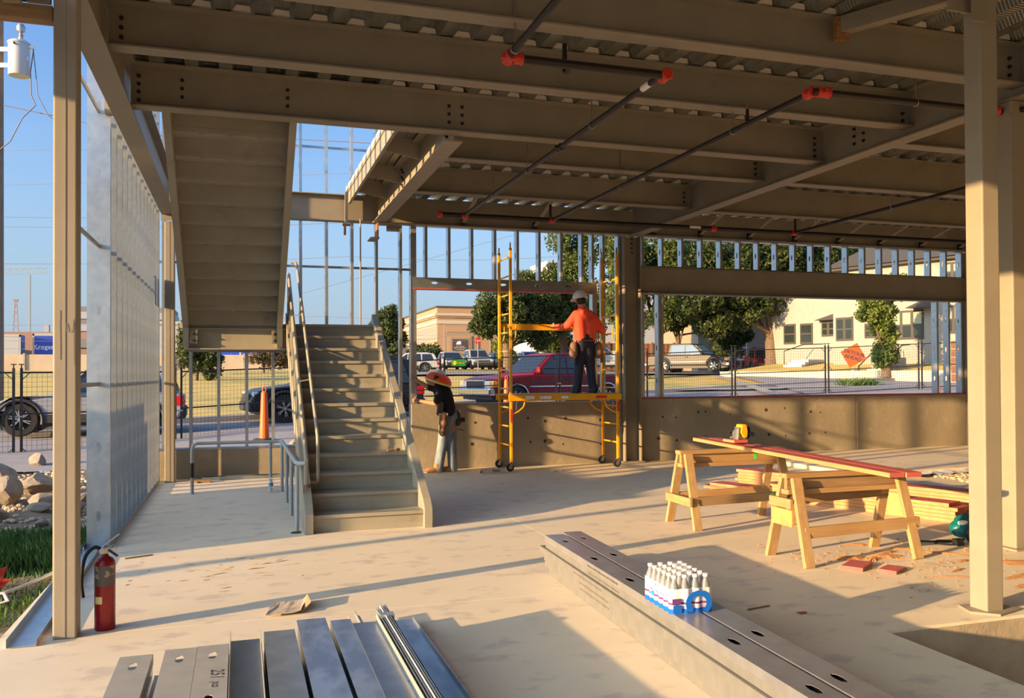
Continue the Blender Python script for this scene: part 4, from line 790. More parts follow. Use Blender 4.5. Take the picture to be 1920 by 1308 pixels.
for k, z in enumerate((.017, .068, .119)): lying(sC, 'steel_track', 'steel track under the open grey trough, %s layer' % ('bottom', 'second', 'third')[k], -.05, 4.80-LL, z+.051, 'steel members in the left foreground pile'); lying(sC, 'steel_track', 'steel track under the open blue trough, %s layer' % ('bottom', 'second', 'third')[k], .59, 4.9-LL, z+.051, 'steel members in the left foreground pile')
trough('open_track', 'open grey steel track lying face up in the foreground pile', -.05, .103, 4.845, .172, .05, 'galv_dull'); trough('open_track', 'open blue-grey steel track lying face up in the foreground pile', .588, .75, 4.97, .172, .05, 'galv')
MB().box(-.405, 4.6-LL, .11, -.362, 4.6, .113).build('steel_strip', 'galv'); tag(bpy.data.objects['steel_strip'], 'blue-grey steel strip between the two left studs of the foreground pile', 'steel strip')
o = thing('track_bundle', 'strapped bundle of thin steel tracks on edge in the foreground pile', 'steel bundle', (.80, 1.8, 0), 0, 'steel members in the left foreground pile')
for k in range(6): MB().box(.762+.012*k, 5.10-LL+.01*k, .02, .766+.012*k, 5.06+.012*k, .235-.004*abs(k-3)).build('track', ('galv', 'galv_dull', 'white', 'galv_dull', 'white', 'galv_stain')[k], o)
MB().box(.758, 4.86, .05, .836, 4.92, .238).build('strap', 'galv', o)
o = thing('steel_sheet', 'wide mottled steel track flat on the floor at the right of the foreground pile', 'steel sheet', (.96, 3.8, 0)); MB().box(.835, 5.42-LL, .0, 1.05, 5.42, .04).build('sheet', 'galv_stain', o); MB().box(1.048, 5.42-LL, .0, 1.054, 5.42, .055).build('rolled_edge', 'galv', o)
o = thing('steel_tab', 'narrow bright steel strip sticking out behind the foreground pile', 'steel strip', (.73, 5.3, 0)); MB().bar((.72, 4.6, .06), (.71, 5.52, .06), .03, .006).build('strip', 'galv', o); MB().bar((.70, 4.6, .08), (.695, 5.52, .08), .004, .035).build('lip', 'galv', o)
o = thing('wood_strip', 'bare wooden board under the left end of the foreground pile', 'board', (-.6, 4.1, 0)); MB().box(-.95, 4.05, 0, -.3, 4.16, .03).build('board', 'wood', o, bevel=.003)
o = thing('trash_bag', 'small scrap of black plastic with a brown cap between the foreground tracks', 'plastic scrap', (.70, 4.2, .17)); b = MB()
for k in range(7): b.ell((.757+random.uniform(-.004, .004), 3.9+.05*k, .16+random.uniform(-.01, .02)), (.01, .035, .02), 7, 5)
b.build('crumpled_film', 'black', o); MB().ell((.757, 4.28, .19), (.01, .016, .012), 8, 6).build('cap', 'red_dark', o)

# ================================================================ WATER BOTTLES
def bottle_mesh(nm, par=None): return MB().lathe([(.001, 0), (.024, 0), (.030, .006), (.031, .05), (.029, .055), (.031, .06), (.029, .075), (.031, .09), (.031, .115), (.026, .14), (.016, .165), (.0125, .175), (.0125, .19)], 12, caps=False).build(nm, 'pet', par, local=True, smooth=50)
def cap_mesh(par): return MB().lathe([(.001, .203), (.0145, .203), (.0155, .2), (.0155, .188), (.014, .187)], 12, caps=False).build('cap', 'white', par, local=True, smooth=40)
pk = thing('water_bottle_pack', 'shrink-wrapped pack of water bottles standing on the stacked steel studs', 'water bottles', (2.335, 4.31, .302), R(-2.8)); bs0 = cp0 = None
nx, ny, sp = 4, 6, .062
for i in range(nx):
    for j in range(ny):
        loc = ((i-(nx-1)/2)*sp, (j-(ny-1)/2)*sp, 0.001)
        if bs0 is None: bt = bs0 = bottle_mesh('bottle', pk); cp0 = cap_mesh(bs0)
        else: bt = inst(bs0, 'bottle', pk, loc); inst(cp0, 'cap', bt, (0, 0, 0))
        bt.location = loc
def wrap(z0, z1, mt, nm, inset=0, faces=('l', 'r', 'f', 'b')):
    b = MB(); path = []
    def arc(cx, cy, a0, a1, n=5): return [(cx+(.0325-inset)*math.cos(a0+(a1-a0)*k/n), cy+(.0325-inset)*math.sin(a0+(a1-a0)*k/n)) for k in range(n+1)]
    X0, Yh = (nx-1)/2*sp, (ny-1)/2*sp
    for j in range(ny): path += arc(X0, -Yh+j*sp, -.9 if j else -math.pi/2, .9 if j < ny-1 else math.pi/2)
    for i in range(nx-2, -1, -1): path += arc(-X0+i*sp, Yh, math.pi/2-.9, math.pi/2+.9 if i else math.pi)
    for j in range(ny-2, -1, -1): path += arc(-X0, -Yh+j*sp, math.pi-.9, math.pi+.9 if j else 1.5*math.pi)
    for i in range(1, nx-1): path += arc(-X0+i*sp, -Yh, 1.5*math.pi-.9, 1.5*math.pi+.9)
    n = len(path); b.add([(p[0], p[1], z0) for p in path]+[(p[0], p[1], z1) for p in path], [(k, (k+1) % n, n+(k+1) % n, n+k) for k in range(n)]); return b.build(nm, mt, pk, local=True, smooth=60)
wrap(.001, .028, 'wrap_blue', 'wrap_band'); wrap(.028, .042, 'wrap_pink', 'wrap_band'); wrap(.042, .135, 'wrap_white', 'wrap_band', .0005)
wrap(.05, .062, 'wrap_purple', 'wrap_stripe', -.0006); 
Yf = -(ny/2)*sp-.004
b = MB(); na = 18
ringo = [(.078*math.cos(a), .055+.068*math.sin(a)) for a in np.linspace(R(-50), R(230), na)]; ringi = [(.046*math.cos(a), .055+.040*math.sin(a)) for a in np.linspace(R(-50), R(230), na)]
b.add([(p[0]+.035, Yf, p[1]) for p in ringo]+[(p[0]+.035, Yf, p[1]) for p in ringi]+[(p[0]+.035, Yf-.003, p[1]) for p in ringo]+[(p[0]+.035, Yf-.003, p[1]) for p in ringi], [(k, k+1, na+k+1, na+k) for k in range(na-1)]+[(2*na+k, 2*na+k+1, 3*na+k+1, 3*na+k) for k in range(na-1)]+[(k, k+1, 2*na+k+1, 2*na+k) for k in range(na-1)]); b.build('handle_arch', 'wrap_blue', pk, local=True)
for k, (pp, mt) in enumerate((((-.095, .07, .05, .03), 'wrap_purple'), ((-.09, .03, .05, .04), 'wrap_blue'))): MB().cbox((pp[0], Yf+.001, pp[1]), (pp[2], .003, pp[3])).build('wrap_print', mt, pk, local=True)
Xl = -(nx/2)*sp-.003
text_mesh('Purified Drinking Water', .021, 'wrap_blue', 'wrap_print', pk, frame((Xl, .0, .085), (0, -1, 0), (0, 0, 1)), shear=.2); text_mesh('P', .03, 'pipe_red', 'wrap_print', pk, frame((Xl, .015, .112), (0, -1, 0), (0, 0, 1))); text_mesh('T', .03, 'green_paint', 'wrap_print', pk, frame((Xl, -.012, .112), (0, -1, 0), (0, 0, 1)))
MB().ell((Xl, .06, .06), (.001, .022, .014), 12, 6).build('wrap_print', 'label_blue', pk, local=True)
b = MB(); 
for k in range(6): b.box(-.03+.012*k, -.10+.04*k, .196+.003*(k % 2), .05+.01*k, -.06+.04*k, .197+.003*(k % 2))
b.build('top_film', 'wrap_white', pk, local=True)
wb1 = thing('water_bottle', 'single clear water bottle with a blue label on the floor by the pipe guard', 'bottle', (.40, 12.14, 0)); q = bottle_mesh('body', wb1); cap_mesh(q); MB().lathe([(.0318, .085), (.0318, .12)], 12, caps=False).build('label', 'label_blue', wb1, local=True)

# ================================================================ FIRE EXTINGUISHER
ex = thing('fire_extinguisher', 'scuffed red fire extinguisher with a worn label on the floor', 'extinguisher', (-.815, 5.96, 0)); exl = (0, 0, 0)
MB().lathe([(.001, 0), (.058, 0), (.061, .006), (.061, .40), (.058, .425), (.045, .447), (.024, .458), (.018, .47), (.018, .485)], 32, caps=False).build('cylinder', 'ext_red', ex, local=True, smooth=40)
b = MB(); n = 20; a0, a1 = R(175), R(345)
for (z0, z1, r_, nm, mt) in ((.28, .405, .0618, 'label', 'ext_label'), (.17, .215, .0618, 'sticker', 'reflective')):
    b = MB(); A0, A1 = (a0, a1) if nm == 'label' else (R(215), R(262))
    ps = [(r_*math.cos(A0+(A1-A0)*k/n), r_*math.sin(A0+(A1-A0)*k/n)) for k in range(n+1)]
    b.add([(p[0], p[1], z0) for p in ps]+[(p[0], p[1], z1) for p in ps], [(k, k+1, n+2+k, n+1+k) for k in range(n)]); b.build(nm, mt, ex, local=True, smooth=40)
MB().lathe([(.02, .475), (.024, .48), (.024, .515), (.014, .525)], 14).build('valve', 'grey_metal', ex, local=True, smooth=40); MB().lathe([(.019, -.03), (.019, -.018)], 16, (-.012, 0, .495), 'y').build('gauge', 'grey_metal', ex, local=True, smooth=40)
MB().bar((-.01, 0, .525), (.085, -.01, .595), .018, .008).build('top_lever', 'grey_metal', ex, local=True); MB().bar((.0, 0, .515), (.075, -.01, .455), .02, .01).build('carry_handle', 'black', ex, local=True)
MB().tube(curve([(-.02, 0, .50), (-.06, .01, .515), (-.11, .02, .47), (-.135, .03, .38), (-.14, .03, .28), (-.13, .03, .2)]), .012, 8).build('hose', 'rubber', ex, local=True, smooth=50)
MB().tube([(.05+.022*math.cos(a), -.01, .505+.022*math.sin(a)) for a in np.linspace(0, 2*math.pi, 14)], .002, 5, False).build('pull_ring', 'grey_metal', ex, local=True)

# ================================================================ SMALL THINGS ON THE FLOOR
o = thing('cardboard_scrap', 'crumpled flat cardboard scrap lying on the lit floor', 'cardboard', (.30, 6.02, 0))
b = MB(); gx, gy = 9, 5; vs = []
for j in range(gy):
    for i in range(gx):
        u, v = i/(gx-1), j/(gy-1); vs.append((.17+.24*u+.05*v-.02*random.random(), 5.87+.30*v+.03*u, .012+.03*max(0, u-.75)*4*.4+.008*random.random()))
b.add(vs, [(j*gx+i, j*gx+i+1, (j+1)*gx+i+1, (j+1)*gx+i) for j in range(gy-1) for i in range(gx-1)]); q = b.build('sheet', 'cardboard', o); q.modifiers.new('s', 'SOLIDIFY').thickness = .006
MB().add([(.40, 5.93, .015), (.46, 6.0, .05), (.45, 6.19, .06), (.42, 6.2, .02), (.40, 5.93, .01), (.46, 6.0, .045), (.45, 6.19, .055), (.42, 6.2, .012)], [(0, 1, 2, 3), (4, 5, 6, 7), (0, 1, 5, 4), (1, 2, 6, 5), (2, 3, 7, 6)]).build('torn_flap', 'cardboard_brown', o)
o = thing('folded_plate', 'bent grey sheet metal piece with a brown sticker below the scaffold', 'sheet metal', (3.85, 13.2, 0)); MB().prism([(13.11, 0), (13.22, .085), (13.34, 0), (13.335, 0), (13.22, .079), (13.115, 0)], 3.68, 4.08, 'x').build('plate', 'cardboard', o).rotation_euler = (0, 0, 0); MB().add([(3.85, 13.148, .031), (3.97, 13.148, .031), (3.97, 13.19, .0635), (3.85, 13.19, .0635)], [(0, 1, 2, 3)]).build('sticker', 'rust', o)
o = thing('plastic_wrap', 'crumpled clear plastic wrapper on the floor before the scaffold', 'plastic', (4.95, 13.1, 0)); b = MB()
for k in range(6): b.ell((4.85+.045*k, 13.1+random.uniform(-.03, .03), .015), (.035, .03, .015), 7, 5)
b.build('film', 'pet', o)
o = thing('rusty_bolt', 'rusty fitting lying on a lower stair tread', 'metal fitting', (1.72, 9.92, RISE*3)); MB().tube([(1.62, 9.85, RISE*4+.012), (1.70, 9.86, RISE*4+.015)], .014, 8).build('shank', 'rust', o); MB().ell((1.74, 9.86, RISE*4+.018), (.03, .025, .018), 8, 6).build('head', 'rust', o)
for k, (x, y, r_, mt, lb) in enumerate(((4.75, 8.4, .5, 'red_stain', 'small dark red wood chip under the far sawhorse'), (3.55, 4.85, 0, 'red_stain', 'tiny red wood sliver on the shaded floor right of the bottles'), (3.35, 5.05, .2, 'wood_old', 'dark brown stick on the shaded floor right of the bottles'), (-.85, 8.2, .4, 'wood_old', 'thin dark twig on the floor beside the left stud wall'))):
    o = thing('wood_chip', lb, 'wood chip', (x, y, 0)); L = (.03, .03, .10, .12)[k]; MB().bar((x-L*math.cos(r_), y-L*math.sin(r_), .006), (x+L*math.cos(r_), y+L*math.sin(r_), .006), .012 if k > 1 else .03, .01).build('chip', mt, o, bevel=.002)
def patch(b, x, y, lx, ly, h, ang=0, n=26):
    ca, sa = math.cos(ang), math.sin(ang); ring = []
    for k in range(n):
        a = 2*math.pi*k/n; r = .55+.45*random.random(); px, py = lx*r*math.cos(a), ly*r*math.sin(a); ring.append((x+px*ca-py*sa, y+px*sa+py*ca, .0008))
    b.add(ring+[(x+(p[0]-x)*.45, y+(p[1]-y)*.45, h) for p in ring]+[(x, y, h*1.1)], [(k, (k+1) % n, n+(k+1) % n, n+k) for k in range(n)]+[(n+k, n+(k+1) % n, 2*n) for k in range(n)])
b = MB()
for (x, y, lx, ly, h, an) in ((5.0, 6.15, .20, .08, .018, .1), (5.15, 6.05, .14, .06, .015, .6), (5.32, 6.10, .22, .10, .02, -.2), (5.48, 6.25, .12, .05, .012, .3), (4.72, 6.45, .10, .03, .01, .5), (5.45, 6.62, .20, .05, .012, -.3), (5.72, 6.3, .16, .05, .012, -.5), (5.9, 6.05, .35, .05, .012, -.7), (6.25, 5.55, .5, .10, .015, -.3), (5.9, 5.2, .35, .07, .012, .2), (5.7, 4.95, .35, .06, .012, .1), (6.2, 5.0, .5, .08, .015, -.2), (5.5, 5.5, .14, .03, .01, .3), (5.3, 5.35, .25, .02, .006, -.3), (5.8, 5.75, .12, .04, .01, .2), (6.6, 5.3, .4, .09, .015, .1)): patch(b, x, y, lx, ly, h, an)
for k in range(260):
    x, y = random.gauss(5.3, .55), random.gauss(5.9, .4)
    if x > 3.9 and y > 4.5: s = random.uniform(.004, .014); b.cbox((x, y, s*.3), (s*random.uniform(1, 2.5), s, s*.6))
tag(b.build('sawdust', 'sawdust'), 'scattered orange sawdust and shavings around the near sawhorse', 'sawdust', kind='stuff')
b = MB()
for k in range(45): a = random.random(); patch(b, random.gauss(-.45, .3)+.5*a, random.gauss(7.4, .35), random.uniform(.01, .10), random.uniform(.004, .012), .004, random.uniform(-.3, .6), 9)
tag(b.build('wood_shavings', 'cardboard_brown'), 'thin brown shavings strewn on the lit floor near the extinguisher', 'shavings', kind='stuff')
b = MB()
for k in range(700): x = random.uniform(10.0, 13.5); y = random.uniform(9.7, 10.75)+.05*(x-10); s = random.uniform(.02, .06); b.ell((x, y, .01), (s, s*random.uniform(.6, 1), s*.5), 6, 4)
tag(b.build('gravel_strip', 'gravel'), 'strip of pale gravel before the raised back slab at the right', 'gravel', kind='stuff')
o = thing('plastic_sheeting', 'wrinkled pale plastic sheeting along the raised back slab', 'plastic sheet', (10.5, 10.7, 0)); b = MB(); n = 24; b.add([(9.6+.12*i, 10.35+.04*i/2+.35*v+random.uniform(-.05, .05), .012+.05*random.random()) for v in (0, .5, 1) for i in range(n)], [(r_*n+i, r_*n+i+1, (r_+1)*n+i+1, (r_+1)*n+i) for r_ in range(2) for i in range(n-1)]); b.build('film', 'plastic_sheet', o)
# track and odds and ends on the slab edge, left
o = thing('loose_base_track', 'pale galvanised track lying on the slab edge outside the left column', 'metal track', (-1.25, 6.6, 0)); b = MB()
y0, y1 = 5.70, 8.7; b.add([(-1.31, y0, .004), (-1.15, y0, .004), (-1.22, y1, .004), (-1.38, y1, .004), (-1.31, y0, .055), (-1.15, y0, .04), (-1.22, y1, .04), (-1.38, y1, .055)], [(0, 1, 2, 3), (0, 3, 7, 4), (1, 2, 6, 5)]); q = b.build('track', 'galv', o); q.modifiers.new('s', 'SOLIDIFY').thickness = .003
o = thing('white_hose', 'white hose curving over the grass by the left column', 'hose', (-1.7, 7.3, 0)); MB().tube(curve([(-2.1, 7.25, -.05), (-1.8, 7.25, -.04), (-1.6, 7.45, -.02), (-1.45, 7.8, .0), (-1.38, 8.1, .01)]), .014, 8).build('hose', 'white_hose', o, smooth=50)
o = thing('white_strap', 'folded white strap on the weeds at the left edge', 'strap', (-1.8, 6.85, 0)); MB().tube([(-1.9, 6.75, -.03), (-1.70, 6.85, -.02), (-1.58, 6.92, .0), (-1.62, 7.0, .04), (-1.9, 6.98, .05)], .018, 6, flat=.35).build('strap', 'white_hose', o)
o = thing('red_netting', 'scrap of red plastic netting in the grass at the left edge', 'net', (-1.9, 7.4, 0)); b = MB()
for k in range(9):
    b.tube([(-2.15+.05*k, 7.2+.02*k, -.05), (-2.0+.03*k, 7.4, .03), (-1.75-.0*k, 7.65-.02*k, .10-.012*k)], .005, 4); b.tube([(-2.2+.03*k, 7.25+.05*k, -.04), (-1.9, 7.3+.04*k, .02), (-1.72, 7.4+.03*k, .0)], .005, 4)
b.build('mesh', 'net_red', o)
# ================================================================ OUTSIDE GROUND
def lerp(x, xs, ys): return np.interp(x, xs, ys)
def ground_z(x, y):
    x = np.asarray(x, float); y = np.asarray(y, float)
    near = np.where(x < -1.3, -.10, .28)+.0*y
    a22 = .20+.022*np.clip(x, 0, 30); a26 = .22+.022*np.clip(x, 0, 30)
    far = lerp(y, [26, 50, 75, 110, 300], [0, 1.42, 2.0, 2.25, 2.6])
    z = np.where(y < 16, near, 0.)
    t = np.clip((y-16)/4, 0, 1); z = np.where((y >= 16) & (y < 20), np.where(x < -1.3, -.10+.16*t, .28-.08*t+.022*np.clip(x, 0, 30)*t), z)
    t = np.clip((y-20)/6, 0, 1); z = np.where((y >= 20) & (y < 26), np.where(x < -1.3, .06+.16*t, .20+.02*t+.022*np.clip(x, 0, 30)), z)
    t = np.clip((y-26)/24, 0, 1); z = np.where((y >= 26) & (y < 50), a26*(1-t)+1.42*t, z)
    z = np.where(y >= 50, far, z); return z
def gz0(x, y): return float(ground_z(x, y))
def terrain(name, xs, ys, mt, noise=.02, lift=0, zf=None):
    X, Y = np.meshgrid(xs, ys); Z = ground_z(X, Y)+lift+rng.normal(0, noise, X.shape) if noise else ground_z(X, Y)+lift
    n, k = len(xs), len(ys); b = MB(); b.v = [tuple(p) for p in np.stack([X, Y, Z], -1).reshape(-1, 3)]; b.f = [(j*n+i, j*n+i+1, (j+1)*n+i+1, (j+1)*n+i) for j in range(k-1) for i in range(n-1)]; b.mi = [0]*len(b.f)
    o = b.build(name, mt, smooth=80); o['kind'] = 'structure'; return o
xs = np.concatenate([np.arange(-140, -20, 10), np.arange(-20, 60, 2.0), np.arange(60, 200, 10)]); ys = np.concatenate([np.arange(19, 60, 1.5), np.arange(60, 320, 10)])
terrain('ground_lawn', xs, ys, 'grass_dry', .02)
terrain('ground_dirt', np.arange(-14, -1.39, .35), np.arange(-6, 16.8, .35), 'dirt', .025)
terrain('ground_verge', np.concatenate([[-1.42], np.arange(-1, 34, .7)]), np.array([14.33, 14.8, 15.3, 15.8, 16.2, 16.8]), 'dirt', .03)
def kerb_y(x): return 26.3+.3*x
xs_ = np.arange(-40, 46, 2.0); b = MB(); nv = 8
for x in xs_:
    for k in range(nv): y = 16.6+(kerb_y(x)-16.6)*k/(nv-1); b.v.append((x, y, gz0(x, y)+.03))
b.f = [(i*nv+k, (i+1)*nv+k, (i+1)*nv+k+1, i*nv+k+1) for i in range(len(xs_)-1) for k in range(nv-1)]; b.mi = [0]*len(b.f); o = b.build('road', 'asphalt', smooth=80); o['kind'] = 'structure'
terrain('ground_site', np.array([-70, -40, -20, -13.8]), np.array([-60, -20, 0, 16.8]), 'dirt', 0); 
kb = struct('kerb')
for i in range(26):
    x0 = -38+3*i; x1 = x0+2.985; ya, yb = kerb_y(x0), kerb_y(x1); z0, z1 = gz0(x0, ya), gz0(x1, yb); b = MB(); b.add([(x0, ya-.1, z0), (x1, yb-.1, z1), (x1, yb+.5, z1), (x0, ya+.5, z0), (x0, ya-.08, z0+.17), (x1, yb-.08, z1+.17), (x1, yb+.5, z1+.18), (x0, ya+.5, z0+.18)], [(0, 3, 2, 1), (4, 5, 6, 7), (0, 1, 5, 4), (1, 2, 6, 5), (2, 3, 7, 6), (3, 0, 4, 7)]); b.build('kerb_stone', 'kerb', kb)
# side street and footpaths on the right
def strip(name, pts, w, mt, lift=.04):
    b = MB(); L = []
    for i, p in enumerate(pts):
        a = Vector(pts[max(i-1, 0)]); c = Vector(pts[min(i+1, len(pts)-1)]); d = (c-a).normalized(); nn = Vector((-d.y, d.x))
        for s in (-1, 1): q = Vector(p)+nn*s*w/2; L.append((q.x, q.y, gz0(q.x, q.y)+lift))
    b.add(L, [(2*i, 2*i+1, 2*i+3, 2*i+2) for i in range(len(pts)-1)]); o = b.build(name, mt); o['kind'] = 'structure'; return o
def dense(a, c, n): return [(a[0]+(c[0]-a[0])*k/n, a[1]+(c[1]-a[1])*k/n) for k in range(n+1)]
strip('side_street', dense((22.5, 25), (31, 44), 14)+dense((31, 44), (52, 70), 10)[1:], 6.0, 'asphalt', .09)
strip('side_street_kerb', dense((18.7, 27), (27, 45), 14), .5, 'kerb', .14); strip('lot_drive', dense((8, 56), (52, 53), 22), 9, 'asphalt', .12); strip('footpath', dense((6, 33.5), (24.5, 30.5), 16), 1.0, 'kerb', .12)
# retaining step and raised lawn before the houses
b = MB(); e_ = Vector((.327, -.945, 0)); n_ = Vector((-.945, -.327, 0)); HO = Vector((33.0, 46.2, 0))
def hp(s, d, z): p = HO+e_*s+n_*d; return (p.x, p.y, z)
b.add([hp(-1.8, 4.2, .8), hp(22, 4.2, .8), hp(22, -1, .8), hp(-1.8, -1, .8), hp(-1.8, 4.2, 1.62), hp(22, 4.2, 1.62), hp(22, -1, 2.15), hp(-1.8, -1, 2.15)], [(0, 1, 5, 4), (4, 5, 6, 7), (1, 2, 6, 5), (3, 0, 4, 7)]); o = b.build('raised_lawn', 'grass_dry'); o['kind'] = 'structure'
b = MB(); b.add([hp(-1.8, 4.25, .7), hp(22, 4.25, .7), hp(22, 4.45, .7), hp(-1.8, 4.45, .7), hp(-1.8, 4.25, 1.66), hp(22, 4.25, 1.66), hp(22, 4.45, 1.66), hp(-1.8, 4.45, 1.66)], [(0, 1, 5, 4), (1, 2, 6, 5), (2, 3, 7, 6), (3, 0, 4, 7), (4, 5, 6, 7)]); o = b.build('retaining_wall', 'kerb'); o['kind'] = 'structure'
# rubble, rocks, weeds on the left
def rock(label, c, r, seed):
    rr = random.Random(seed); bm = bmesh.new(); bmesh.ops.create_icosphere(bm, subdivisions=3, radius=1)
    ax = [Vector((rr.uniform(-1, 1), rr.uniform(-1, 1), rr.uniform(-1, 1))).normalized() for _ in range(9)]; th = [rr.uniform(.42, .8) for _ in ax]
    for v in bm.verts:
        for a, t in zip(ax, th):
            d = v.co.dot(a)
            if d > t: v.co -= a*(d-t)*.9
        v.co += v.co.normalized()*rr.uniform(-.02, .02); v.co = Vector((v.co.x*r[0], v.co.y*r[1], v.co.z*r[2]))
    me = bpy.data.meshes.new('rock'); bm.to_mesh(me); bm.free(); me.materials.append(M['rock']); o = bpy.data.objects.new('rock', me); C.objects.link(o); o.location = c; o.rotation_euler = (0, 0, rr.uniform(0, 6)); return tag(o, label, 'rock', 'limestone rocks outside the left wall')
RK = [((-2.95, 12.7, .1), (0.26, 0.23, 0.20), 'large grey limestone boulder at the left edge, second in the row'), ((-3.35, 14.2, .15), (0.28, 0.25, 0.20), 'grey slab-like boulder behind the large one at the left edge'), ((-2.75, 13.6, .08), (0.33, 0.23, 0.17), 'tan flat-topped boulder just left of the near column'), ((-2.45, 12.5, .0), (0.23, 0.20, 0.08), 'low flat grey stone slab left of the near column'), ((-1.95, 12.3, .02), (0.16, 0.16, 0.11), 'pale stone seen between the near column and the stud wall, upper'), ((-1.9, 11.6, .0), (0.16, 0.12, 0.08), 'pale stone seen between the near column and the stud wall, lower'), ((-2.7, 11.4, -.02), (0.14, 0.12, 0.08), 'small cream stone below the boulders at the left edge'), ((-3.5, 17.4, .08), (0.20, 0.16, 0.16), 'yellowish rock beside the fence foot'), ((-2.35, 11.9, -.03), (0.17, 0.12, 0.08), 'grey rubble stone below the flat slab'), ((-2.9, 11.9, -.03), (0.16, 0.11, 0.08), 'grey rubble stone under the large boulder'), ((-1.8, 13.3, .0), (0.17, 0.16, 0.09), 'grey stone behind the gap by the stud wall'), ((-2.1, 10.7, -.04), (0.11, 0.08, 0.06), 'small grey stone above the weeds'), ((.95, 15.0, .38), (0.17, 0.16, 0.16), 'brown dirt clod on the gravel outside the left curb')]
for k, (c, r, lb) in enumerate(RK): rock(lb, c, r, k+3)
b = MB()
for k in range(900):
    if k < 600: x, y, z0 = random.uniform(-4, -1.5), random.uniform(10.5, 17), -.09
    else: x, y, z0 = random.uniform(-.6, 2.4), random.uniform(14.5, 15.6), .29
    s = random.uniform(.015, .055); b.ell((x, y, z0+s*.2), (s, s*random.uniform(.6, 1), s*.6), 6, 4)
tag(b.build('rubble', 'gravel'), 'loose stone rubble and gravel outside the slab edge', 'rubble', kind='stuff')
def blades(name, label, xr, yr, n, h, z0, dens=None):
    P = np.stack([rng.uniform(*xr, n), rng.uniform(*yr, n)], -1); H = rng.uniform(.5, 1, n)*h; A = rng.uniform(0, 6.28, n); Ln = rng.uniform(.1, .6, n)*h; Wd = .006+.004*rng.random(n)
    ca, sa = np.cos(A), np.sin(A); z = np.full(n, z0)
    v = np.stack([np.stack([P[:, 0]-sa*Wd, P[:, 1]+ca*Wd, z], -1), np.stack([P[:, 0]+sa*Wd, P[:, 1]-ca*Wd, z], -1), np.stack([P[:, 0]+ca*Ln*.4+sa*Wd*.7, P[:, 1]+sa*Ln*.4-ca*Wd*.7, z+H*.6], -1), np.stack([P[:, 0]+ca*Ln, P[:, 1]+sa*Ln, z+H], -1)], 1).reshape(-1, 3)
    me = bpy.data.meshes.new(name); me.from_pydata(v.tolist(), [], [(4*i, 4*i+1, 4*i+2, 4*i+3) for i in range(n)]); me.materials.append(M['grass_blade']); o = bpy.data.objects.new(name, me); C.objects.link(o); return tag(o, label, 'grass', kind='stuff')
blades('weeds', 'green weeds and grass growing by the left column foot', (-2.5, -1.45), (8.2, 9.8), 2600, .22, -.1); blades('low_weeds', 'low leafy weeds beside the loose track at the left edge', (-2.2, -1.42), (6.3, 8.2), 1100, .10, -.1)

# ================================================================ SITE FENCE
FP = [(-8.2, 18.2, -.1), (-4.28, 19.51, -.07), (-1.34, 20.99, -.06), (1.87, 23.01, .06), (5.63, 24.44, .28), (9.66, 25.57, .43), (13.18, 26.45, .51), (17.02, 27.11, .66), (20.9, 26.93, .76), (24.98, 26.68, .93), (28.6, 26.2, 1.05)]
ordn = ('first', 'second', 'third', 'fourth', 'fifth', 'sixth', 'seventh', 'eighth', 'ninth', 'tenth')
for k in range(len(FP)-1):
    a, c = Vector(FP[k]), Vector(FP[k+1]); d = (c-a); dn = d.normalized(); a2, c2 = a+dn*.07, c-dn*.07
    o = thing('fence_panel', 'black wire mesh site fence panel, %s from the left' % ordn[k], 'fence', a2, 0, 'site fence panels'); U = Vector((0, 0, 1))
    for p in (a2, c2):
        MB().bar(p, p+U*1.83, .045, .045).build('post', 'fence_black', o); MB().bar(p+U*1.83, p+U*1.9, .02, .02).build('post_pin', 'fence_black', o); MB().cbox(p+U*1.905, (.09, .06, .02)).build('post_cap', 'fence_black', o)
    for z in (1.74, .9, .06): MB().bar(a2+U*z, c2+U*z, .032, .032).build('rail', 'fence_black', o)
    for p, s in ((a2, 1), (c2, -1)):
        for z, sz in ((1.74, -1), (.9, 1), (.06, 1)): MB().bar(p+U*z+dn*s*.16, p+U*(z+sz*.16), .014, .014).build('corner_brace', 'fence_black', o)
    MB().cbox((a2-dn*.07)+U*.85, (.18, .05, .03)).build('clamp', 'grey_metal', o)
    b = MB(); L = (c2-a2).length; n = int(L/.095)
    for i in range(1, n): q = a2+(c2-a2)*(i/n); b.bar(q+U*.06, q+U*1.74, .0045, .0045)
    for j in range(1, 17): z = .06+1.68*j/17; b.bar(a2+U*z, c2+U*z, .0045, .0045)
    b.build('wire_mesh', 'fence_black', o)['kind'] = 'stuff'

# ================================================================ VEHICLES   (local frame: +x forward, z up, wheels on z = 0)
def wheel(par, x, y, r, w=.24, rim=.62, spokes=5, alloy='alloy'):
    s = 1 if y > 0 else -1
    o = MB().lathe([(r*rim, -w/2), (r*.93, -w/2), (r, -w/2+.03), (r, w/2-.03), (r*.93, w/2), (r*rim, w/2)], 28, (x, y, r), 'y', False).build('wheel', 'tyre', par, local=True, smooth=35)
    b = MB(); b.lathe([(r*rim, -.02), (r*rim*.93, .03), (r*rim*.93, -.05)], 24, (x, y+s*(w/2-.05), r), 'y', False); b.lathe([(r*.12, -.02), (r*.12, .03)], 12, (x, y+s*(w/2-.04), r), 'y')
    for k in range(spokes):
        a = 2*math.pi*k/spokes+.3
        for da in (-.13, .13): b.bar((x+r*.1*math.cos(a), y+s*(w/2-.03), r+r*.1*math.sin(a)), (x+r*rim*.96*math.cos(a+da), y+s*(w/2-.03), r+r*rim*.96*math.sin(a+da)), .025, .03, (0, 1, 0))
    b.build('rim', alloy, o, local=True, smooth=35); MB().lathe([(.001, 0), (r*rim*.92, 0)], 20, (x, y+s*(w/2-.09), r), 'y', False).build('brake_disc', 'dark_trim', o, local=True)
    return o
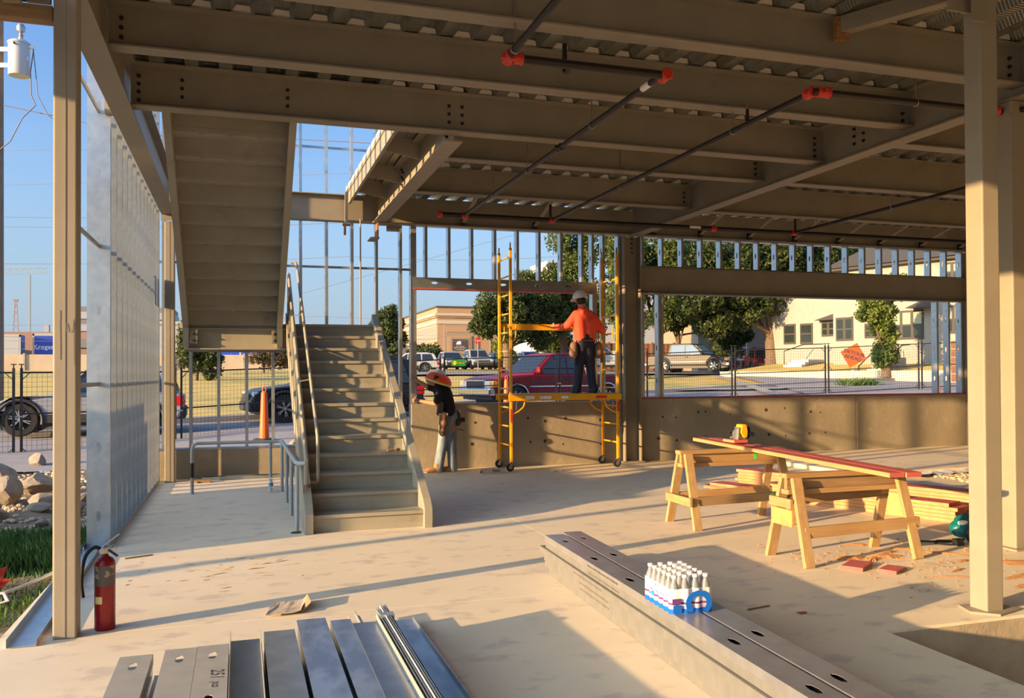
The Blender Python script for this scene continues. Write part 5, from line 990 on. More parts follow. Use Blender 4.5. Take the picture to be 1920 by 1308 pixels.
def arch(xc, r, n=9): return [(xc+r*math.cos(a), r*.92+r*math.sin(a)*1.0) for a in np.linspace(0, math.pi, n)]
def vehicle(name, label, cat, loc, rz, paint, L, W, body, wheels_x, r, clear, cabin, wins, H, trim=True, detail=True, alloy='alloy', group='vehicles outside', rear_dark=False):
    """body: upper outline (x,z) from rear to front; cabin: outline polygon (x,z); wins: side window polygons"""
    o = thing(name, label, cat, loc, rz, group)
    pts = []; bottom = [(L/2-.12, clear)]
    for wx in sorted(wheels_x, reverse=True): bottom += arch(wx, r*1.16)[::1]
    bottom += [(-L/2+.1, clear+.05)]
    poly = list(body)+bottom; b = MB(); b.prism(poly, -W/2, W/2, 'y')
    q = b.build('body', paint, o, local=True, bevel=.07, seg=3); q.data.polygons.foreach_set('use_smooth', [True]*len(q.data.polygons)); q.data.set_sharp_from_angle(angle=R(30))
    zmin = min(p[1] for p in cabin); zmax = max(p[1] for p in cabin); b = MB(); n = len(cabin)
    def ins(z): return W/2-.04-.17*(z-zmin)/(zmax-zmin)
    vs = [(p[0], -ins(p[1]), p[1]) for p in cabin]+[(p[0], ins(p[1]), p[1]) for p in cabin]; b.add(vs, [(i, (i+1) % n, n+(i+1) % n, n+i) for i in range(n)]+[tuple(range(n)), tuple(range(n, 2*n))])
    q = b.build('cabin', paint, o, local=True, bevel=.05, seg=3); q.data.polygons.foreach_set('use_smooth', [True]*len(q.data.polygons)); q.data.set_sharp_from_angle(angle=R(30))
    for wn in wins:
        for s in (-1, 1):
            b = MB(); k = len(wn); b.add([(p[0], s*(ins(p[1])-.01), p[1]) for p in wn]+[(p[0], s*(ins(p[1])+.012), p[1]) for p in wn], [(i, (i+1) % k, k+(i+1) % k, k+i) for i in range(k)]+[tuple(range(k)), tuple(range(k, 2*k))]); b.build('side_window', 'glass_car', o, local=True)
    # screens: the two steep edges of the cabin outline
    top = [p for p in cabin if p[1] > zmax-.12]; fx = max(top, key=lambda p: p[0]); rx = min(top, key=lambda p: p[0]); low = [p for p in cabin if p[1] < zmin+.05]; fl_ = max(low, key=lambda p: p[0]); rl = min(low, key=lambda p: p[0])
    for (t_, l_, s, nm) in ((fx, fl_, 1, 'windscreen'), (rx, rl, -1, 'rear_screen')):
        b = MB(); f0, f1 = .10, .92
        def pt(f, y_, off): return (l_[0]+(t_[0]-l_[0])*f+s*off, y_, l_[1]+(t_[1]-l_[1])*f+abs(off)*.5)
        vs = []
        for off in (.0, .018):
            for f in (f0, f1):
                z = l_[1]+(t_[1]-l_[1])*f
                for sy in (-1, 1): vs.append(pt(f, sy*(ins(z)-.09), off))
        b.add(vs, [(0, 1, 3, 2), (4, 5, 7, 6), (0, 1, 5, 4), (2, 3, 7, 6), (0, 2, 6, 4), (1, 3, 7, 5)]); b.build(nm, 'glass_car' if not (nm == 'windscreen' and rear_dark) else 'sun_shade', o, local=True)
    for wx in wheels_x:
        for s in (-1, 1): wheel(o, wx, s*(W/2-.13), r, alloy=alloy, spokes=6 if detail else 5)
        MB().box(wx-r*1.1, -W/2+.26, r*.4, wx+r*1.1, W/2-.26, r*2.0).build('wheel_well', 'black', o, local=True)
    MB().box(-L/2+.25, -W/2+.1, clear-.08, L/2-.25, W/2-.1, clear+.1).build('underbody', 'black', o, local=True)
    return o
def rect(x0, z0, x1, z1, x2, x3): return [(x0, z0), (x1, z0), (x2, z1), (x3, z1)]
def P4(o, nm, mt, x0, y0, z0, x1, y1, z1, bev=.01): return MB().box(x0, y0, z0, x1, y1, z1).build(nm, mt, o, local=True, bevel=bev)

def suv(label, loc, rz, paint, L, W, H, wb_, r, taill=True, name='suv', alloy='alloy', dark_low=True):
    f = L/2; hb = H*.56; fw_ = wb_/2+.12; rw = -wb_/2+.12
    body = [(-f, .55), (-f+.03, hb*.92), (-f+.06, hb), (f-1.35, hb+.03), (f-.35, hb-.10), (f-.06, hb-.22), (f, .62), (f-.03, .42)]
    cab = [(-f+.10, hb-.02), (-f+.38, H-.10), (-f+.9, H), (f-2.55, H-.01), (f-2.2, H-.06), (f-1.30, hb+.0)]
    ws = [rect(-f+.42, hb+.05, -f+1.25, H-.12, -f+1.25, -f+.62), rect(-f+1.33, hb+.05, -.05, H-.11, -.10, -f+1.36), rect(.03, hb+.05, f-1.55, H-.11, f-2.32, -.02)]
    o = vehicle(name, label, 'car', loc, rz, paint, L, W, body, (fw_, rw), r, .30, cab, ws, H, alloy=alloy)
    for s in (-1, 1):
        P4(o, 'headlight', 'headlight', f-.40, s*(W/2-.30), hb-.36, f-.05, s*(W/2-.012), hb-.18, .03); P4(o, 'tail_light', 'taillight', -f-.01, s*(W/2-.22), hb-.30, -f+.22, s*(W/2+.006), hb-.05, .02); P4(o, 'mirror', paint, f-1.75, s*(W/2+.0), hb+.06, f-1.5, s*(W/2+.18), hb+.22, .04)
        if dark_low:
            P4(o, 'sill_trim', 'dark_trim', rw+r*1.2, s*(W/2-.02), .30, fw_-r*1.2, s*(W/2+.012), .50)
            for wx in (fw_, rw): MB().tube([(wx+r*1.22*math.cos(a), s*(W/2+.0), r*.95+r*1.22*math.sin(a)) for a in np.linspace(-.2, math.pi+.2, 14)], .04, 6).build('arch_trim', 'dark_trim', o, local=True)
        for x in (.55, -.55): P4(o, 'door_handle', 'chrome', x-.1, s*(W/2-.005), hb-.13, x+.1, s*(W/2+.03), hb-.09, .008)
        MB().tube([(-f+.7, s*(W/2-.26), H+.03), (f-2.6, s*(W/2-.26), H+.03)], .02, 6).build('roof_rail', 'dark_trim', o, local=True)
        for x in (0.0, -1.0): MB().box(x-.006, s*(W/2-.01), .55, x+.006, s*(W/2+.003), hb).build('door_gap', 'black', o, local=True)
    P4(o, 'grille', 'dark_trim', f-.06, -W/2+.35, .62, f+.012, W/2-.35, hb-.24); P4(o, 'front_bumper', 'dark_trim', f-.25, -W/2+.06, .32, f+.05, W/2-.06, .58, .04); P4(o, 'rear_bumper', 'dark_trim', -f-.06, -W/2+.06, .34, -f+.2, W/2-.06, .62, .04); P4(o, 'number_plate', 'white', -f-.03, -.26, .78, -f-.0, .26, .92); return o
def pickup(label, loc, rz, paint, L, W, H, r, wb_, extcab=True, name='pickup_truck', chrome_front=True, shade=False, cover=None):
    f = L/2; hb = H*.60; fw_ = f-.95; rw = fw_-wb_
    body = [(-f, .62), (-f+.01, hb), (f-1.5, hb+.02), (f-.55, hb-.03), (f-.12, hb-.14), (f-.02, .80), (f-.02, .55)]
    c0 = -.35 if extcab else -.9
    cab = [(c0-.5, hb-.03), (c0-.32, H-.05), (c0-.1, H), (f-2.75, H), (f-2.45, H-.06), (f-1.55, hb+.0)]
    ws = [rect(c0-.22, hb+.05, f-3.05, H-.12, f-3.05, c0-.16), rect(f-2.97, hb+.05, f-1.85, H-.12, f-2.52, f-2.97)]
    o = vehicle(name, label, 'car', loc, rz, paint, L, W, body, (fw_, rw), r, .38, cab, ws, H, rear_dark=shade)
    for s in (-1, 1):
        P4(o, 'headlight', 'headlight', f-.18, s*(W/2-.42), hb-.40, f+.02, s*(W/2-.09), hb-.18, .03); P4(o, 'turn_signal', 'amber', f-.24, s*(W/2-.10), hb-.40, f-.01, s*(W/2+.004), hb-.18, .03); P4(o, 'mirror', paint, f-1.85, s*(W/2+.02), hb+.05, f-1.65, s*(W/2+.24), hb+.27, .05); P4(o, 'tail_light', 'taillight', -f-.01, s*(W/2-.16), hb-.45, -f+.05, s*(W/2+.004), hb-.06, .02)
        P4(o, 'door_handle', 'dark_trim', f-2.98, s*(W/2-.005), hb-.16, f-2.78, s*(W/2+.03), hb-.10, .008); P4(o, 'body_stripe', 'chrome', rw+r*1.25, s*(W/2-.01), .72, fw_-r*1.25, s*(W/2+.012), .76, .004)
        for wx in (fw_, rw): MB().tube([(wx+r*1.2*math.cos(a), s*(W/2+.0), r*.95+r*1.2*math.sin(a)) for a in np.linspace(0, math.pi, 14)], .03, 6).build('arch_trim', 'chrome', o, local=True)
        for x in (f-3.02, f-1.72, c0-.55): MB().box(x-.008, s*(W/2-.01), .6, x+.008, s*(W/2+.003), hb).build('door_gap', 'black', o, local=True)
    P4(o, 'front_bumper', 'chrome', f-.2, -W/2+.0, .46, f+.10, W/2-.0, .70, .05); P4(o, 'grille', 'chrome', f-.08, -W/2+.42, hb-.46, f+.02, W/2-.42, hb-.15); P4(o, 'grille_mesh', 'dark_trim', f-.02, -W/2+.46, hb-.42, f+.03, W/2-.46, hb-.19); P4(o, 'lower_valance', 'dark_trim', f-.3, -W/2+.1, .32, f-.05, W/2-.1, .48, .02); P4(o, 'bed_floor', 'black', -f+.06, -W/2+.12, hb-.001, c0-.6, W/2-.12, hb+.006); P4(o, 'rear_bumper', 'chrome', -f-.12, -W/2+.05, .48, -f+.05, W/2-.05, .66, .03)
    if cover: P4(o, 'bed_cover', cover, -f+.05, -W/2+.06, hb, c0-.55, W/2-.06, hb+.38, .05)
    return o
def at_ground(x, y, dz=0): return (x, y, gz0(x, y)+dz)
suv('silver SUV driving past behind the left fence panels', (-3.45, 23.2, .2), R(180+2), 'car_silver', 4.2, 1.9, 1.70, 2.6, .39)
suv('black SUV parked at the kerb, partly hidden behind the stair', (2.6, 25.5, .27), R(180+8), 'car_black', 4.95, 1.95, 1.85, 2.9, .40)
pickup('dark red pickup truck parked facing left behind the scaffold', (10.15, 27.6, .44), R(180+16), 'car_red', 6.0, 2.0, 1.85, .385, 3.75)
pickup('grey-brown pickup truck with chrome grille in the car park at the right', at_ground(29.6, 52.4, .13), R(180+128), 'car_grey', 5.9, 2.05, 1.98, .46, 3.65, extcab=False, shade=True)
suv('dark red SUV seen from behind beside the grey pickup', at_ground(35.0, 52.2, .13), R(68), 'car_red2', 4.6, 1.87, 1.72, 2.69, .36)
pickup('white pickup truck half hidden by the jamb studs at the right', at_ground(24.9, 57.6, .13), R(180+165), 'car_white', 5.6, 2.0, 1.9, .42, 3.5)
suv('green car with a yellow sign panel in the far car park', at_ground(17.6, 72.9, .05), R(-92), 'car_silver', 4.5, 1.8, 1.55, 2.65, .33); 
o = thing('sign_panel', 'green banner with a yellow dot on the far parked car', 'sign', (17.6, 70.3, 2.4)); MB().box(17.0, 70.25, 2.25, 18.2, 70.29, 2.8).build('panel', 'car_green', o); MB().lathe([(.001, -.03), (.18, -.03)], 16, (17.25, 70.25, 2.52), 'y', False).build('dot', 'yellow', o); text_mesh('SUBWAY', .17, 'yellow', 'print', o, frame((.2, -.06, .12), (1, 0, 0), (0, 0, 1)), .002)
suv('silver SUV in the far car park beside the green-signed car', at_ground(19.8, 72.4, .05), R(-92), 'car_silver', 4.6, 1.85, 1.75, 2.7, .36); suv('blue-grey car in the far car park left of the trunk', at_ground(22.0, 72.6, .05), R(-95), 'car_blue', 4.6, 1.8, 1.5, 2.7, .33); suv('white car behind the scaffold ladder in the far car park', at_ground(24.4, 71.5, .05), R(-88), 'car_white', 4.7, 1.85, 1.6, 2.7, .35); suv('pale sedan parked far behind the black SUV', at_ground(11.2, 60, .05), R(175), 'car_white', 4.6, 1.8, 1.42, 2.7, .33)
suv('small white car in the far car park right of the scaffold', at_ground(27.2, 70, .05), R(-85), 'car_white', 4.5, 1.8, 1.5, 2.7, .33)

# ================================================================ CONES, SIGNS, POLES
def channelizer(label, c):
    o = thing('traffic_channelizer', label, 'traffic cone', c, 0, 'orange traffic channelizers')
    MB().lathe([(.22, 0), (.22, .05), (.10, .06)], 8).build('base', 'rubber', o, local=True); MB().lathe([(.10, .05), (.06, .98), (.05, 1.0), (.03, 1.02)], 18).build('tube', 'orange', o, local=True, smooth=40)
    for z in (.38, .66): MB().lathe([(.101-.043*z, z), (.101-.043*(z+.1), z+.1)], 18, caps=False).build('reflective_band', 'white', o, local=True, smooth=40)
    MB().tube([(-.03, 0, 1.0), (-.035, 0, 1.08), (0, 0, 1.12), (.035, 0, 1.08), (.03, 0, 1.0)], .012, 6).build('grip_loop', 'orange', o, local=True, smooth=50)
channelizer('orange and white traffic channelizer on the road left of the stair', (.47, 18.2, .25)); channelizer('orange traffic channelizer before the red pickup', (7.2, 23.2, .42))
o = thing('small_traffic_cone', 'tiny orange cone behind the right jamb studs', 'traffic cone', (21.8, 22.5, .75)); MB().lathe([(.14, 0), (.14, .03), (.08, .04), (.02, .5)], 12).build('cone', 'orange', o, local=True, smooth=40)
o = thing('detour_sign', 'tilted orange diamond road sign reading DETOUR AHEAD', 'road sign', (25.5, 31.2, gz0(25.5, 31.2)))
base = Vector((25.5, 31.2, gz0(25.5, 31.2)+.05)); vr = Vector((.90, -.43, 0)).normalized(); cen = Vector((25.85, 31.5, 2.33)); nn = Vector((-.43, -.90, 0)); upv = (Vector((0, 0, 1))*.96+vr*.28).normalized(); rv = upv.cross(nn).normalized()*1
if rv.dot(vr) < 0: rv = -rv
MB().bar(base, base+Vector((.22, .2, .75)), .06, .06).build('post', 'far_white', o)
b = MB(); hw = .57; ct = cen-nn*0
vs = [ct+rv*hw, ct+upv*hw, ct-rv*hw, ct-upv*hw]; b.add([p-nn*.01 for p in vs]+[p+nn*.01 for p in vs], [(0, 1, 2, 3), (4, 5, 6, 7)]+[(i, (i+1) % 4, 4+(i+1) % 4, 4+i) for i in range(4)]); b.build('panel', 'orange_sign', o)
for tx, k in (('DETOUR', .10), ('AHEAD', -.12)):
    q = ct+nn*.014+upv*k-o.location; text_mesh(tx, .225, 'ink', 'lettering', o, frame(q+nn*.004, rv, upv), .003, bold=.008)
o = thing('stop_sign', 'small red stop sign far behind the bending worker', 'road sign', (15.9, 57.9, gz0(15.9, 57.9))); MB().tube([(0, 0, 0), (0, 0, 2.3)], .04, 8).build('post', 'grey_metal', o, local=True); MB().lathe([(.001, -.02), (.24, -.02), (.24, .02), (.001, .02)], 8, (0, 0, 2.3), 'y', False).build('panel', 'stop_red', o, local=True); text_mesh('STOP', .17, 'white', 'lettering', o, frame((0, -.03, 2.3), (1, 0, 0), (0, 0, 1)), .002)
o = thing('street_lamp', 'post-top street lamp with a white globe before the brick building', 'street lamp', (22.4, 76.8, gz0(22.4, 76.8))); MB().tube([(0, 0, 0), (0, 0, 4.2)], .07, 8).build('post', 'dark_trim', o, local=True); MB().lathe([(.1, 4.15), (.28, 4.35), (.3, 4.7), (.15, 4.95), (.02, 5.1)], 12).build('globe', 'white', o, local=True, smooth=50)
up_ = thing('utility_pole', 'wooden utility pole at the left edge carrying a grey transformer', 'utility pole', (-5.95, 24.95, -.1))
MB().tube([(-5.95, 24.95, -.1), (-5.95, 24.95, 14)], [.17, .13], 12).build('pole', 'pole_wood', up_, smooth=50)
tf = thing('transformer', 'grey cylindrical pole transformer with an insulator on top', 'transformer', (-5.40, 24.7, 9.3)); MB().lathe([(.001, .0), (.24, .0), (.25, .02), (.25, .80), (.27, .81), (.27, .85), (.20, .90), (.001, .93)], 28, caps=False).build('tank', 'transformer', tf, local=True, smooth=40)
MB().lathe([(.06, .9), (.06, 1.0), (.04, 1.02), (.07, 1.05), (.04, 1.08), (.05, 1.12), (.10, 1.16), (.11, 1.26), (.07, 1.34), (.02, 1.36)], 14, (.04, 0, 0)).build('bushing', 'grey_metal', tf, local=True, smooth=40); MB().tube([(.24, -.05, .76), (.36, -.08, .74)], .05, 10).build('terminal', 'white', tf, local=True, smooth=40); MB().tube([(-.05, -.26, .75), (-.05, -.30, .75)], .03, 8).build('gauge', 'rubber', tf, local=True)
for z in (.66, .25): MB().bar((-.6, .1, z), (-.2, 0, z), .06, .12).build('mount_arm', 'grey_metal', tf, local=True)
MB().bar((.2, -.165, .42), (.235, -.11, .42), .003, .1).build('number_plate', 'white', tf, local=True)
def wire(label, pts, r=.012, sag=0):
    o = thing('power_line', label, 'cable', pts[0], 0, 'overhead power lines'); L = []
    for i in range(len(pts)-1):
        a, c = Vector(pts[i]), Vector(pts[i+1])
        for k in range(8): t_ = k/8; L.append(a+(c-a)*t_-Vector((0, 0, sag*4*t_*(1-t_))))
    L.append(Vector(pts[-1])); MB().tube(L, r, 5).build('strand', 'wire', o)
wire('dark service drop looping down from the transformer terminal', [(-5.05, 24.62, 10.0), (-5.12, 24.6, 9.4), (-5.10, 24.6, 8.8), (-5.0, 24.6, 8.55), (-5.3, 24.6, 8.2), (-5.6, 24.7, 7.6), (-6.0, 24.9, 7.3)], .015); wire('second loop of cable below the transformer', [(-5.06, 24.62, 10.0), (-5.0, 24.6, 9.4), (-4.95, 24.6, 8.8), (-4.7, 24.6, 8.3), (-4.4, 24.6, 8.1), (-4.2, 24.6, 8.05)], .012)
wire('thin red-brown line from the pole to behind the left column', [(-6.0, 24.9, 8.6), (-3.0, 24.3, 8.0), (6, 22, 7.6), (30, 17.5, 8)], .012)
for k, (z0, z1, y) in enumerate(((13.5, 12.9, 60), (12.9, 12.2, 60), (10.9, 10.6, 66), (7.4, 7.6, 90), (6.1, 6.1, 96), (5.2, 5.3, 96))): wire('distant overhead wire crossing the sky, %s from the top' % ordn[k], [(-40, y+12, z0), (8, y, z1), (34, y-8, z1+1.2)], .016, .8)
wire('slack wire running up into the tree behind the window opening', [(5, 75, 8.5), (16.5, 72, 11.8), (24, 70, 14)], .018)
wire('low wire pair before the brick building', [(-10, 96, 4.6), (20, 92, 5.4), (26, 90, 6.6)], .022); wire('far mesh of wire seen above the landing', [(-20, 70, 15), (9, 58, 15.3), (30, 52, 16)], .014); wire('upper wire seen above the landing', [(-20, 70, 17.6), (9, 58, 17.0), (30, 52, 17)], .014)

# ================================================================ BUILDINGS
def window_at(par, s0, s1, z0, z1, P, nm='window', panes=1, frame_m='window_frame', glass='window_glass', fw=.12, depth=.06, blind=None):
    """P(s,d,z) -> world; d outwards"""
    def slab(sa, sb, za, zb, d0, d1): return MB().add([P(sa, d0, za), P(sb, d0, za), P(sb, d0, zb), P(sa, d0, zb), P(sa, d1, za), P(sb, d1, za), P(sb, d1, zb), P(sa, d1, zb)], [(0, 1, 2, 3), (4, 7, 6, 5), (0, 1, 5, 4), (1, 2, 6, 5), (2, 3, 7, 6), (3, 0, 4, 7)])
    w_ = slab(s0, s1, z0, z1, .0, depth).build(nm, frame_m, par); n = panes
    for i in range(n):
        a = s0+(s1-s0)*i/n+fw*.7; c = s0+(s1-s0)*(i+1)/n-fw*.7; zm = z0+(z1-z0)*.5
        for (za, zb, g_) in ((z0+fw, zm-fw*.35, glass), (zm+fw*.35, z1-fw, blind or glass)): slab(a, c, za, zb, depth, depth+.012).build('pane', g_, w_)
    return w_
hs_ = thing('white_house', 'white stucco house with dark framed windows at the right', 'house', tuple(HO))
def hbox(s0, s1, d0, d1, z0, z1): return MB().add([hp(s0, d0, z0), hp(s1, d0, z0), hp(s1, d1, z0), hp(s0, d1, z0), hp(s0, d0, z1), hp(s1, d0, z1), hp(s1, d1, z1), hp(s0, d1, z1)], [(0, 1, 2, 3), (4, 7, 6, 5), (0, 1, 5, 4), (1, 2, 6, 5), (2, 3, 7, 6), (3, 0, 4, 7)])
hbox(3.15, 18, 0, -9, 1.6, 7.6).build('main_wall', 'stucco', hs_); hbox(-2.2, 3.15, -.9, -9, 1.6, 7.2).build('wing_wall', 'stucco', hs_)
hbox(2.9, 18.3, .45, -9, 7.6, 7.75).build('eave', 'roof_dark', hs_); MB().add([hp(2.7, .6, 7.75), hp(18.5, .6, 7.75), hp(18.5, -9.5, 7.75), hp(2.7, -9.5, 7.75), hp(5, -4.4, 10.2), hp(16, -4.4, 10.2)], [(0, 1, 5, 4), (1, 2, 5), (2, 3, 4, 5), (3, 0, 4)]).build('roof', 'roof_dark', hs_)
def ph(s, d, z): return hp(s, d, z)
def ph2(s, d, z): return hp(s, d-.9, z)
for (a, c, z0, z1, n, P, bl) in ((-.97, -.1, 3.4, 4.69, 1, ph2, None), (.25, 1.14, 3.37, 4.67, 1, ph2, None), (1.79, 2.7, 3.8, 4.72, 2, ph2, None), (3.35, 4.46, 3.45, 4.84, 2, ph, None), (6.81, 8.68, 3.4, 5.01, 3, ph, 'window_blind'), (9.81, 10.85, 3.63, 5.14, 2, ph, 'window_blind'), (12.4, 13.6, 3.69, 5.1, 2, ph, 'window_blind'), (9.78, 10.8, 6.4, 7.75-.3, 2, ph, 'window_blind'), (12.4, 13.5, 6.3, 7.5, 2, ph, 'window_blind'), (15, 16.2, 3.6, 5.1, 2, ph, 'window_blind'), (5.2, 5.9, 3.55, 4.4, 1, ph, None)): window_at(hs_, a, c, z0, z1, P, panes=n, blind=bl)
MB().add([hp(1.6, -.9, 4.8), hp(2.9, -.9, 4.8), hp(2.9, -.9, 5.25), hp(1.6, -.3, 4.78), hp(2.9, -.3, 4.78)], [(0, 1, 4, 3), (1, 2, 4), (2, 0, 3), (2, 3, 4), (0, 1, 2)]).build('window_hood', 'roof_dark', hs_); MB().add([hp(8.1, 0, 5.1), hp(9.5, 0, 5.1), hp(9.5, .9, 5.08), hp(8.1, .9, 5.08), hp(9.4, 0, 5.5), hp(8.5, 0, 5.5)], [(0, 1, 2, 3), (2, 3, 5, 4), (1, 2, 4), (0, 3, 5)]).build('porch_hood', 'roof_dark', hs_)
st_ = thing('garden_steps', 'pale concrete steps with thin handrails before the white house', 'steps', hp(8.2, 3.5, 1.3))
for k in range(6): hbox(7.5, 8.7, 4.5-.4*k, 3.9-.4*k, 1.0, 1.35+.2*k).build('step', 'kerb', st_)
for s in (7.45, 8.75): MB().tube([hp(s, 4.4, 1.9), hp(s, 2.4, 3.0), hp(s, 1.6, 3.05)], .03, 6).build('handrail', 'black', st_); MB().tube([hp(s, 4.4, 1.2), hp(s, 4.4, 1.9)], .03, 6).build('post', 'black', st_)
st_ = thing('garden_steps', 'small grey stoop with a black handrail at the house wing', 'steps', hp(1.5, 1.4, 1.6)); 
for k in range(3): hbox(.6, 1.9, 1.4-.35*k, 0-.9, 1.6, 2.05+.16*k).build('step', 'far_grey', st_)
MB().tube([hp(.6, 1.3, 2.1), hp(.6, 1.3, 2.9), hp(1.2, .2, 3.3), hp(2.6, .2, 3.3)], .03, 6).build('handrail', 'black', st_)
o = thing('brown_gate', 'low brown board fence between the house and the road at the far right', 'fence', (31, 28, 1))
for k in range(5): MB().add([(29.4, 29.6, 1.15+.36*k), (34.2, 27.4, 1.15+.36*k), (34.2, 27.4, 1.48+.36*k), (29.4, 29.6, 1.48+.36*k), (29.42, 29.66, 1.15+.36*k), (34.22, 27.46, 1.15+.36*k), (34.22, 27.46, 1.48+.36*k), (29.42, 29.66, 1.48+.36*k)], [(0, 1, 2, 3), (4, 7, 6, 5), (0, 1, 5, 4), (2, 3, 7, 6), (1, 2, 6, 5), (3, 0, 4, 7)]).build('board', 'fence_wood', o)
# tan brick building with sign
bb = thing('brick_building', 'tan brick two-storey building with a stone cornice beyond the car park', 'building', (23.07, 102.84, 2.2))
def bf(s, d, z): return (23.07+s, 102.84-d, z)
def blf(s, d, z): return (23.07-d, 102.84+s, z)
MB().box(23.07, 102.84, 2, 43, 128, 9.2).build('wall', 'brick_tan', bb); MB().box(23.07, 102.84, 9.2, 43, 128, 9.85).build('parapet', 'brick_tan', bb)
for (z0, z1, d, mt) in ((9.75, 9.95, .12, 'roof_dark'), (8.75, 9.05, .35, 'stone_trim'), (8.55, 8.75, .2, 'brick_tan'), (7.75, 8.2, .12, 'stone_trim'), (2.2, 2.9, .12, 'stone_trim')): MB().box(23.07-d, 102.84-d, z0, 43+d, 128, z1).build('cornice', mt, bb)
MB().box(23.9, 102.72, 2.9, 28.2, 102.84, 7.7).build('panel_wall', 'brick_pale', bb); MB().box(29.8, 102.72, 2.9, 36, 102.84, 7.7).build('panel_wall', 'brick_pale', bb)
MB().box(24.2, 102.66, 6.75, 27.9, 102.74, 7.45).build('inset_panel', 'brick_tan', bb); MB().box(24.35, 102.6, 4.05, 27.35, 102.70, 6.3).build('sign_surround', 'brick_tan', bb); MB().box(24.6, 102.56, 4.25, 27.1, 102.62, 6.1).build('sign_margin', 'brick_pale', bb)
for k in range(9): window_at(bb, .9+1.5*k, 1.9+1.5*k, 5.6, 7.6, blf, panes=1, frame_m='stone_trim', glass='far_dark', fw=.1); window_at(bb, .9+1.5*k, 1.9+1.5*k, 3.2, 5.0, blf, panes=1, frame_m='stone_trim', glass='far_dark', fw=.1)
sg = thing('building_sign', 'dark sign with a white dome emblem on the brick building', 'sign', (25.84, 102.54, 5.1)); MB().box(24.9, 102.5, 4.45, 26.8, 102.56, 5.87).build('panel', 'ink', sg)
b = MB(); pts = [(.55*math.cos(a), .40*math.sin(a)) for a in np.linspace(R(62), math.pi, 12)]+[(.26, 0)]; b.add([(25.78+p[0]*.75, 102.49, 5.22+p[1]) for p in pts], [tuple(range(len(pts)))]); b.build('dome_emblem', 'white', sg)
for tx, z, s_, mt in (('THE CHURCH BY', 4.99-5.1, .135, 'wrap_pink'), ('MARCUS COMMUNITY', 4.80-5.1, .15, 'white'), ('L J & J FREEDMEN', 4.58-5.1, .155, 'chalk')): text_mesh(tx, s_, mt, 'lettering', sg, frame((0, -.06, z), (1, 0, 0), (0, 0, 1)), .002)
# pale apartments behind the oak
ap = thing('apartment_block', 'white and grey apartment block behind the trees at the centre', 'building', (35, 86, 2)); 
def apf(s, d, z): return (30.0+s, 84-d, z)
for (x0, x1, y, z1, mt) in ((30, 32.2, 84, 7.2, 'far_grey'), (32.2, 35.4, 83.4, 8.6, 'stucco'), (35.4, 39, 84, 8.2, 'brick_pale'), (39, 50, 83.4, 9.0, 'stucco'), (33.5, 37, 92, 14.5, 'far_white')): MB().box(x0, y, 2, x1, 98, z1).build('wall', mt, ap)
for (a, z) in ((.6, 3.7), (3.1, 3.9), (6.6, 3.9), (9.6, 3.9), (13, 3.9), (3.1, 6.4), (9.6, 6.4)): w_ = window_at(ap, a, a+.9, z, z+1.7, lambda s, d, z: apf(s, d+.62, z), panes=1); MB().add([(30+a-.3, 82.7, z+1.9), (30+a+1.2, 82.7, z+1.9), (30+a+1.2, 83.4, z+2.5), (30+a-.3, 83.4, z+2.5)], [(0, 1, 2, 3)]).build('awning', 'roof_dark', ap)
pk_ = thing('pink_house', 'pale pink house with white windows behind the grey pickup', 'house', (37, 62, 2)); MB().box(36.6, 62, 1.6, 44, 70, 6.4).build('wall', 'brick_pale', pk_); MB().box(35.6, 61.9, 1.6, 36.6, 63, 7).build('corner', 'stucco', pk_)
window_at(pk_, 2.0, 3.6, 2.6, 4.7, lambda s, d, z: (36.6+s, 62-d, z), panes=2, frame_m='white'); MB().box(37.6, 61.8, 1.6, 37.75, 62, 5).build('downpipe', 'red_dark', pk_); MB().add([(35.2, 61.4, 6.4), (44.5, 61.4, 6.4), (44.5, 70.5, 6.4), (35.2, 70.5, 6.4), (40, 61.4, 9), (40, 70.5, 9)], [(0, 1, 4), (2, 3, 5), (0, 4, 5, 3), (1, 2, 5, 4)]).build('roof', 'roof_dark', pk_)
wf_ = thing('wooden_fence', 'tall brown board fence left of the pink house', 'fence', (32, 66, 1.7)); pl0 = None
for k in range(44):
    x = 27.5+.19*k; loc = (x-32, -.08*(k % 2)*.2, 0)
    if pl0 is None: pl0 = MB().box(-.09, -.012, 0, .09, .012, 2.4).build('board', 'fence_wood', wf_, local=True); pl0.location = loc
    else: inst(pl0, 'board', wf_, loc)
for x in (27.5, 29.5, 31.5, 33.5, 35.6): MB().box(x-.1, 65.9, 1.7, x+.1, 66.1, 4.2).build('post', 'fence_wood', wf_)
wt = thing('white_building', 'pale plain building with upright trims behind the wooden fence', 'building', (33, 78, 2)); MB().box(29, 78, 2, 40, 82.5, 10.5).build('wall', 'far_white', wt)
for x in (30.5, 32.2, 36.3, 36.7, 37.1): MB().box(x-.08, 77.92, 2, x+.08, 78, 10.5).build('trim', 'fence_wood' if x > 36 else 'stucco', wt)
